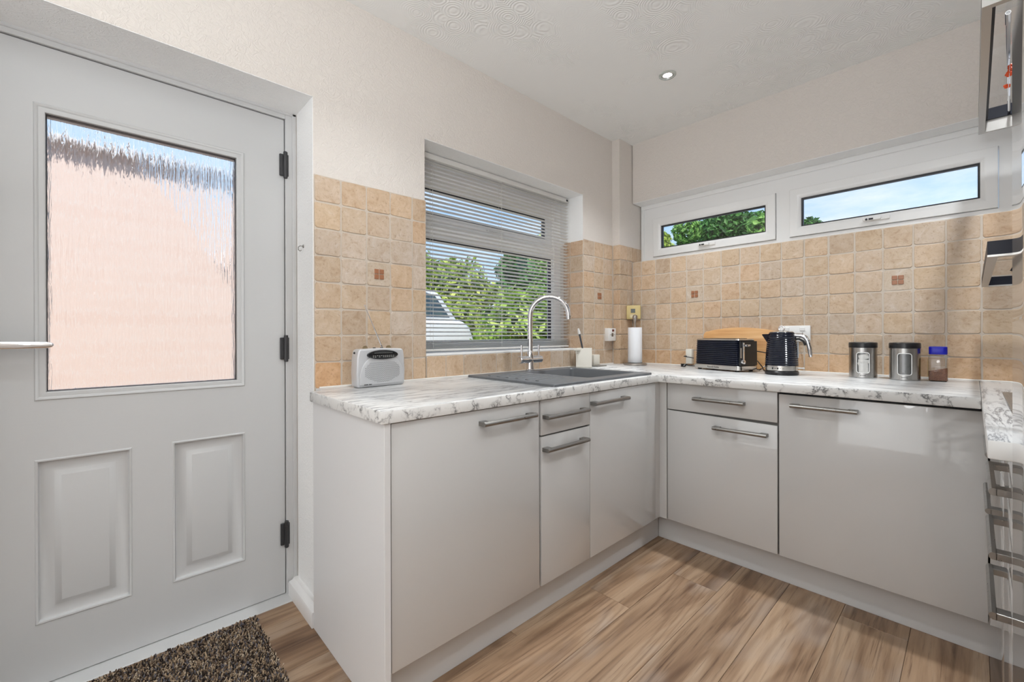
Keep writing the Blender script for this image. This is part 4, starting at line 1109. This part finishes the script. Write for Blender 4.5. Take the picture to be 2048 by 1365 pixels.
# ------------------------------------------------------------------ canisters
def canister(x, y, label, filled):
    c = thing('storage_canister', label, 'canister', (x, y, ZT), math.atan2(y, x) - PI / 2, 'steel window canisters')
    R = .0525; HB = .141; n = 72
    # steel body with a rounded window cut in the front (local -y faces the camera)
    hw, z0, z1, rc = .0235, .024, .118, .010
    ha = hw / R
    def wall(mbx, r0, a_list, z_list, hole=True):
        pass
    # columns of angles; inside the window's angular span the wall is split below / above
    A = sorted(set([-PI / 2 - ha + 2 * ha * k / 10 for k in range(11)] + [-PI / 2 + ha + (2 * PI - 2 * ha) * k / 60 for k in range(61)]))
    m = MB(); vs = []; fs = []
    def colz(a):
        d = abs(a + PI / 2) * R; e = max(0, d - (hw - rc)); o_ = rc - math.sqrt(max(0, rc * rc - e * e)); return z0 + o_, z1 - o_
    def pt(a, r, z): return (r * math.cos(a), r * math.sin(a), z)
    for i in range(len(A) - 1):
        a, b = A[i], A[i + 1]; inside = abs((a + b) / 2 + PI / 2) < ha - 1e-6
        if inside:
            (la, ua), (lb, ub) = colz(a), colz(b)
            m.add([pt(a, R, .003), pt(b, R, .003), pt(b, R, lb), pt(a, R, la)], [(0, 1, 2, 3)]); m.add([pt(a, R, ua), pt(b, R, ub), pt(b, R, HB), pt(a, R, HB)], [(0, 1, 2, 3)])
        else: m.add([pt(a, R, .003), pt(b, R, .003), pt(b, R, HB), pt(a, R, HB)], [(0, 1, 2, 3)])
    m.lathe([(R - .002, 0), (R, .003)], n=60)
    bmw = bmesh.new(); 
    o = obj('body', m, M_steel_c, c, local=True)
    bmw.from_mesh(o.data); bmesh.ops.remove_doubles(bmw, verts=bmw.verts[:], dist=1e-5); bmesh.ops.recalc_face_normals(bmw, faces=bmw.faces[:])
    for f in bmw.faces: f.smooth = True
    bmw.to_mesh(o.data); bmw.free()
    # window frame
    pts = []
    for cxx, czz, a0 in ((hw - rc, z1 - rc, 0), (-hw + rc, z1 - rc, 90), (-hw + rc, z0 + rc, 180), (hw - rc, z0 + rc, 270)):
        for k in range(6):
            t_ = math.radians(a0 + 18 * k); xx = cxx + rc * math.cos(t_); zz_ = czz + rc * math.sin(t_)
            pts.append(pt(-PI / 2 + xx / R, R + .0005, zz_))
    pts.append(pts[0]); m = MB(); m.tube(pts, .0017, 8, cap=False); obj('window_frame', m, M_white, c, local=True)
    m = MB()
    for i in range(10):
        a, b = -PI / 2 - ha + 2 * ha * i / 10, -PI / 2 - ha + 2 * ha * (i + 1) / 10
        (la, ua), (lb, ub) = colz(a), colz(b); m.add([pt(a, R - .001, la), pt(b, R - .001, lb), pt(b, R - .001, ub), pt(a, R - .001, ua)], [(0, 1, 2, 3)])
    obj('window', m, M_glass, c, local=True)
    m = MB(); m.lathe([(R - .003, .004), (R - .003, HB - .002)], n=40, cap=True); obj('liner', m, pm('inner_steel', (.22, .22, .22), .35, .8) if 'inner_steel' not in bpy.data.materials else bpy.data.materials['inner_steel'], c, local=True)
    m = MB(); m.lathe([(R + .0004, HB - .001), (R + .0012, HB), (R + .0012, HB + .020), (R - .001, HB + .0235), (R * .6, HB + .026), (0, HB + .0265)], n=60); obj('lid', m, M_black, c, local=True)
    m = MB()
    for i in range(9): m.box(-.0105 + i * .0024, -.0105 + i * .0024 + .0014, -R - .0004, -R + .002, .0115, .0145)
    obj('maker_mark', m, M_ink, c, local=True)
    return c, hw, z0, z1, R
c1, hw, z0, z1, R = canister(-.354, 2.592, 'steel canister with pale tea bags behind its window, nearer the kettle', True)
M_tea = pm('tea_bag_paper', (.66, .65, .62), .8)
def bag(cx, cz, w_, h_, ry, dep):
    m = MB(); n = 8; vs = []; fs = []
    for i in range(n + 1):
        for k in range(n + 1):
            u = -1 + 2 * i / n; v = -1 + 2 * k / n; x = u * w_; z = v * h_
            X = cx + x * math.cos(ry) - z * math.sin(ry); Z = cz + x * math.sin(ry) + z * math.cos(ry)
            a = -PI / 2 + X / R; r = R - .0017 - .0012 * (u * u + v * v) * .5
            vs.append((r * math.cos(a), r * math.sin(a), Z))
    for i in range(n):
        for k in range(n): fs.append((i * (n + 1) + k, (i + 1) * (n + 1) + k, (i + 1) * (n + 1) + k + 1, i * (n + 1) + k + 1))
    m.add(vs, fs); return m
for k, b in enumerate(((.002, .048, .018, .022, .04), (.004, .078, .022, .008, -.03), (.003, .098, .019, .012, .30), (-.012, .062, .006, .012, .5))):
    tag(obj('tea_bag', bag(*b, 0), M_tea, at=(0, 0, 0)), ('large square tea bag at the bottom of the canister window', 'flat tea bag lying across the middle of the canister window', 'tilted tea bag at the top of the canister window', 'folded tea bag corner at the side of the canister window')[k], 'tea bag', 'tea bags in the canister')
    o = bpy.context.scene.collection.objects[-1]
    o.matrix_world = Matrix.Translation((-.354, 2.592, ZT)) @ Matrix.Rotation(math.atan2(2.592, -.354) - PI / 2, 4, 'Z')
canister(-.208, 2.588, 'steel canister with a dark, nearly empty window, beside the coffee jar', False)
# ------------------------------------------------------------------ coffee jar
jx, jy = -.103, 2.612
jr = thing('coffee_jar', 'square glass coffee jar with a bright blue lid', 'jar', (jx, jy, ZT), math.radians(2))
M_jar = thin_glass('jar_glass', (.93, .94, .95), 1.2)
m = MB(); L = [rr_loop(.026, .026, .010, .000), rr_loop(.030, .030, .010, .006), rr_loop(.0305, .0305, .010, .060), rr_loop(.0305, .0305, .011, .105), rr_loop(.027, .027, .014, .114), rr_loop(.025, .025, .0245, .118)]
loft(m, L, True, False); obj('glass_body', m, M_jar, jr, local=True)
M_cof, tt_, bb_ = base_mat('coffee_granules')
g_ = N(tt_, 'ShaderNodeTexCoord'); n_ = N(tt_, 'ShaderNodeTexNoise', i_Scale=420.0, i_Detail=2.0); tt_.links.new(g_.outputs['Object'], n_.inputs['Vector'])
r_ = ramp(tt_, [(.35, (.11, .035, .016)), (.55, (.26, .10, .045)), (.7, (.36, .18, .09))]); tt_.links.new(n_.outputs['Fac'], r_.inputs[0]); tt_.links.new(r_.outputs[0], bb_.inputs['Base Color']); bb_.inputs['Roughness'].default_value = .8
m = MB(); L = [rr_loop(.0285, .0285, .009, .004), rr_loop(.0292, .0292, .009, .045), rr_loop(.0288, .0288, .009, .052)]
lp = [(x, y, .050 + .008 * x / .03 - .002 * y / .03) for x, y, z in rr_loop(.0288, .0288, .009, 0)]
loft(m, L[:1] + [[(x, y, .040) for x, y, z in rr_loop(.0292, .0292, .009, 0)], lp]); o = obj('coffee_granules', m, M_cof, jr, local=True); o['kind'] = 'stuff'
m = MB(); L = [rr_loop(.0285, .0285, .014, .116), rr_loop(.029, .029, .014, .118), rr_loop(.029, .029, .014, .146), rr_loop(.027, .027, .013, .149)]
loft(m, L); obj('lid', m, pm('bright_blue_plastic', (.005, .008, .42), .35), jr, local=True)
m = MB(); L = [rr_loop(.0312, .0312, .010, .024), rr_loop(.0312, .0312, .010, .098)]
vs = [(-.0312, .022, .024), (-.0312, -.022, .024), (-.0312, -.022, .098), (-.0312, .022, .098)]
m.box(-.0318, -.0308, -.022, .022, .022, .096); obj('paper_label', m, pm('gold_label', (.42, .26, .05), .4), jr, local=True)

# ------------------------------------------------------------------ door mat
dm = thing('door_mat', 'brown tweed looped door mat on the floor at the back door', 'mat', (-1.61, .03, 0))
MX0, MX1, MY0, MY1 = -1.862, -1.36, -.36, .408
m = MB(); m.box(MX0 + .006, MX1 - .006, MY0 + .006, MY1 - .006, .0003, .006, .001, 1); obj('backing', m, pm('mat_backing', (.035, .028, .024), .9), dm)
rg = np.random.default_rng(4); vs = []; fs = []
nx, ny = 56, 120
for i in range(nx):
    for k in range(ny):
        bx = MX0 + (i + .5 + rg.uniform(-.12, .12)) * (MX1 - MX0) / nx; by = MY0 + (k + .5 + rg.uniform(-.35, .35)) * (MY1 - MY0) / ny
        if bx < -1.80 and by < -.3: pass
        for s_ in range(2):
            b0 = len(vs); a = rg.uniform(0, 2 * PI); hgt = rg.uniform(.008, .0135); r = rg.uniform(.0022, .0034)
            lx, ly = rg.uniform(-.005, .005), rg.uniform(-.007, .007)
            ox, oy = rg.uniform(-.002, .002), rg.uniform(-.002, .002)
            for j in range(3):
                vs.append((bx + ox + r * math.cos(a + j * 2.094), by + oy + r * math.sin(a + j * 2.094), .004))
            for j in range(3):
                vs.append((bx + ox + lx + r * .75 * math.cos(a + .5 + j * 2.094), by + oy + ly + r * .75 * math.sin(a + .5 + j * 2.094), .004 + hgt))
            fs += [(b0, b0 + 1, b0 + 4, b0 + 3), (b0 + 1, b0 + 2, b0 + 5, b0 + 4), (b0 + 2, b0, b0 + 3, b0 + 5), (b0 + 3, b0 + 4, b0 + 5)]
mt, tt_, bb_ = base_mat('tweed_yarn')
g_ = N(tt_, 'ShaderNodeNewGeometry')
r_ = ramp(tt_, [(0, (.035, .026, .022)), (.24, (.13, .09, .064)), (.42, (.26, .185, .125)), (.62, (.42, .31, .205)), (.77, (.15, .14, .155)), (.9, (.48, .39, .29))], 'CONSTANT')
tt_.links.new(g_.outputs['Random Per Island'], r_.inputs[0]); tt_.links.new(r_.outputs[0], bb_.inputs['Base Color']); bb_.inputs['Roughness'].default_value = .95; bb_.inputs['Specular IOR Level'].default_value = .1
m = MB(); m.v = vs; m.f = fs; m.m = [0] * len(fs)
off = ORIG[dm.name]
me = bpy.data.meshes.new('pile'); me.from_pydata([(p[0] - off[0], p[1] - off[1], p[2] - off[2]) for p in vs], [], fs); me.materials.append(mt)
o = bpy.data.objects.new('pile', me); COL.objects.link(o); o.parent = dm; o['kind'] = 'stuff'; ORIG[o.name] = off

# ------------------------------------------------------------------ outside
GZ = -.12
w = MB(); w.box(-60, 40, -40, 70, GZ - .3, GZ)
struct(obj('ground', w, pm('concrete_drive', (.42, .40, .37), .9, bump=(3, .2, .02)), at=(0, 0, 0)))
mt, tt_, bb_ = base_mat('pink_render_wall')
q = mapping(tt_, rot=(PI / 2, 0, PI / 2)); g_ = N(tt_, 'ShaderNodeNewGeometry')
sp_ = N(tt_, 'ShaderNodeSeparateXYZ'); cb_ = N(tt_, 'ShaderNodeCombineXYZ'); tt_.links.new(g_.outputs['Position'], sp_.inputs[0])
tt_.links.new(sp_.outputs['Y'], cb_.inputs[0]); tt_.links.new(sp_.outputs['Z'], cb_.inputs[1])
bk_ = N(tt_, 'ShaderNodeTexBrick', i_Scale=1.0); bk_.inputs['Brick Width'].default_value = .225; bk_.inputs['Row Height'].default_value = .075; bk_.inputs['Mortar Size'].default_value = .006
bk_.inputs['Color1'].default_value = (.80, .63, .54, 1); bk_.inputs['Color2'].default_value = (.84, .70, .615, 1); bk_.inputs['Mortar'].default_value = (.83, .73, .66, 1)
tt_.links.new(cb_.outputs[0], bk_.inputs['Vector']); tt_.links.new(bk_.outputs['Color'], bb_.inputs['Base Color']); bb_.inputs['Roughness'].default_value = .9
w = MB(); w.prism([(-4.5, GZ), (-4.5, 1.99), (.45, 1.99), (.62, 1.80), (.98, 1.22), (.98, GZ)], 'x', -3.55, -3.35); ow = obj('garden_wall', w, mt)
tag(ow, 'pale pink brick wall seen blurred through the back door glass', 'wall')
w = MB(); w.box(-3.60, -3.30, -4.55, .47, 1.99, 2.03, .01, 1)
tag(obj('wall_coping', w, pm('pale_coping', (.66, .62, .59), .8)), 'pale coping stones along the top of the pink garden wall', 'coping')
# white car on the drive
car = thing('parked_car', 'white estate car with dark blue windows parked beyond the sink window', 'car', (-5.8, 1.9, GZ))
cx0, cx1 = -6.65, -4.92; KY, KZ = .38, 1.07
side = [(-.9, .25), (3.45, .25), (3.58, .55), (3.55, .95), (3.42, 1.22), (3.30, 1.30), (-.2, 1.28), (-.95, 1.05), (-1.0, .55)]
M_car = pm('white_car_paint', (.74, .75, .77), .25, coat=1)
m = MB(); m.prism([(y + KY, z * KZ + GZ) for y, z in side], 'x', cx0, cx1, .06, 3); obj('body', m, M_car, car)
cab = [(3.30, 1.28), (2.95, 1.66), (2.45, 1.76), (1.4, 1.78), (.6, 1.72), (-.15, 1.27)]
m = MB(); m.prism([(y + KY, z * KZ + GZ) for y, z in cab], 'x', cx0 + .14, cx1 - .10, .05, 3); obj('cabin', m, M_car, car)
M_cgl = pm('dark_car_glass', (.05, .085, .125), .08, coat=1)
for win in ([(3.13, 1.34), (2.88, 1.62), (2.55, 1.69), (2.48, 1.34)], [(2.40, 1.34), (2.44, 1.70), (1.50, 1.715), (1.45, 1.34)], [(1.37, 1.34), (1.40, 1.71), (.65, 1.66), (.08, 1.34)]):
    m = MB(); m.prism([(y + KY, z * KZ + GZ) for y, z in win], 'x', cx1 - .12, cx1 - .094, .006, 1); obj('side_window', m, M_cgl, car)
for y in (2.93, .43):
    m = MB(); m.lathe([(.20, -.11), (.33, -.10), (.335, 0), (.33, .02), (.22, .03), (0, .025)], (cx1 - .02, y, .335 + GZ), 28, 'x'); wh = obj('wheel', m, M_blackm, car)
    m = MB(); m.lathe([(.20, .028), (.19, .036), (.05, .040), (0, .04)], (cx1 - .02, y, .335 + GZ), 20, 'x'); obj('hub', m, M_steel, wh)
m = MB(); m.box(cx1 - .002, cx1 + .02, 1.93, 2.08, 1.22 + GZ, 1.245 + GZ, .006, 1); obj('door_handle', m, M_blackm, car)
m = MB(); m.box(cx1 - .002, cx1 + .02, .73, .88, 1.20 + GZ, 1.225 + GZ, .006, 1); obj('door_handle', m, M_blackm, car)

# leaves: folded diamonds scattered through blobs
def leaves(name, blobs, n, size, mat, parent, seed, shell=.55, dir_bias=None):
    rg = np.random.default_rng(seed); B = np.array(blobs, float)
    vol = B[:, 3] * B[:, 4] * B[:, 5]; pick = rg.choice(len(B), n, p=vol / vol.sum()); b = B[pick]
    d = rg.normal(size=(n, 3)); d /= np.linalg.norm(d, axis=1)[:, None]
    rad = shell + (1 - shell) * rg.random(n) ** .6
    rad *= 1 + .10 * np.sin(d[:, 0] * 9 + b[:, 0] * 5) * np.sin(d[:, 2] * 8 + b[:, 1] * 3)
    p = b[:, :3] + d * b[:, 3:6] * rad[:, None]
    nrm = d + rg.normal(size=(n, 3)) * .75 + np.array([0, 0, .35]); nrm /= np.linalg.norm(nrm, axis=1)[:, None]
    t_ = np.cross(nrm, rg.normal(size=(n, 3))); t_ /= np.linalg.norm(t_, axis=1)[:, None]; u_ = np.cross(nrm, t_)
    s = size * rg.uniform(.6, 1.35, n)[:, None]
    v = np.stack([p - t_ * s, p - u_ * s * .48 + nrm * s * .12, p + t_ * s, p + u_ * s * .48 + nrm * s * .12], 1).reshape(-1, 3)
    off = np.array(ORIG[parent.name]); v = v - off
    f = np.arange(n * 4).reshape(n, 4)
    me = bpy.data.meshes.new(name); me.from_pydata(v.tolist(), [], f.tolist()); me.materials.append(mat)
    o = bpy.data.objects.new(name, me); COL.objects.link(o); o.parent = parent; ORIG[o.name] = tuple(off); o['kind'] = 'stuff'
    return o
M_bark = pm('bark', (.11, .075, .05), .9, bump=(14, .6, .02))
def trunk(parent, pts, r0, r1, limbs=()):
    m = MB(); n = len(pts); m.tube(pts, [r0 + (r1 - r0) * i / (n - 1) for i in range(n)], 9)
    for l in limbs: m.tube(l, [r1 * .8, r1 * .5, r1 * .25][:len(l)], 6)
    return obj('trunk', m, M_bark, parent)
L_dark = leaf_mat('dark_green_leaves', (.018, .075, .016), (.045, .16, .030), (.12, .30, .07))
L_mid = leaf_mat('mid_green_leaves', (.06, .16, .03), (.15, .34, .07), (.33, .55, .15))
L_yel = leaf_mat('yellow_green_leaves', (.12, .19, .03), (.32, .44, .07), (.60, .68, .18))
L_bush = leaf_mat('bright_bush_leaves', (.035, .09, .015), (.27, .45, .05), (.62, .72, .22))
def tree(name, label, x, y, ztop, rx, mat, seed, n, leaf=.11, zb=1.2):
    t_ = thing(name, label, 'tree', (x, y, GZ), group='garden trees'); rg = random.Random(seed); bl = []
    h = ztop - zb
    for k in range(19):
        a = rg.uniform(0, 2 * PI); q = rg.uniform(.15, .8); f = rg.uniform(.10, .86); wq = math.sin(PI * min(.95, .2 + .68 * f)) * rx
        s_ = rg.uniform(.34, .52) * rx; bl.append((x + math.cos(a) * q * wq, y + math.sin(a) * q * wq, zb + f * h, s_, s_, s_ * .8))
    bl.append((x, y, ztop - rx * .36, rx * .42, rx * .42, rx * .36)); bl.append((x, y, zb + h * .45, rx * .6, rx * .6, h * .35))
    leaves('foliage', bl, n, leaf, mat, t_, seed)
    trunk(t_, [(x, y, GZ), (x + .05, y, zb), (x, y + .05, zb + h * .5), (x, y, zb + h * .8)], .16, .05, [[(x, y, zb + h * .3), b[:3]] for b in bl[:7]])
    return t_
def at_depth(px, y, z14): k = y / 14.0; return px * k, y, 1.078 + (z14 - 1.078) * k
for lab, px, y, z14, rx, mat, sd, n in (
        ('broad leafy dark green tree, tallest in the left high window', -5.40, 17.5, 4.86, 1.75, L_dark, 11, 17000),
        ('round mid green tree left of the tallest in the high window', -6.45, 13.2, 4.84, 1.05, L_mid, 12, 12000),
        ('yellow green sapling at the left edge of the high window', -7.35, 21.0, 4.62, 1.0, L_yel, 13, 7000),
        ('fresh green tree at the right edge of the left high window', -4.15, 10.8, 4.56, .85, L_mid, 14, 12000),
        ('dark tree whose top just shows in the middle high window', -3.05, 16.8, 4.24, 1.0, L_dark, 15, 7000)):
    x_, y_, z_ = at_depth(px, y, z14); tree('garden_tree', lab, x_, y_, z_, rx, mat, sd, n, .10, z_ - 3.4)
# seen between the blind slats
bu = thing('laurel_bush', 'bright glossy bush close outside the sink window', 'bush', (-4.0, 4.0, GZ), group='garden shrubs')
rg_ = random.Random(9); bl = [(-4.0, 3.95, .75, .72, .70, .85), (-3.9, 3.65, 1.15, .42, .42, .42), (-4.1, 4.3, 1.25, .45, .5, .45), (-3.9, 4.5, .8, .5, .5, .6), (-4.0, 3.5, .6, .45, .45, .5), (-4.0, 3.95, 1.42, .36, .40, .30)]
leaves('foliage', bl, 5200, .065, L_bush, bu, 21, .35); trunk(bu, [(-4.0, 4.0, GZ), (-4.0, 4.0, .4), (-3.95, 3.95, 1.0)], .05, .02)
tree('hedge_tree', 'pale olive hedge tree behind the car, left part of the sink window', -12.0, 8.2, 3.5, 1.9, L_yel, 31, 9000, .13, .6)
tree('hedge_tree', 'dark conifer like tree with a shadowed trunk behind the bush', -14.5, 13.9, 5.2, 1.3, L_dark, 32, 8000, .13, .6)
tree('hedge_tree', 'light green tree at the right end of the sink window view', -11.0, 13.6, 4.5, 1.9, L_mid, 33, 9000, .13, .6)
tree('hedge_tree', 'tall olive tree rising above the transom between the slats', -18.5, 21.2, 8.1, 2.6, L_yel, 34, 8000, .15, .8)
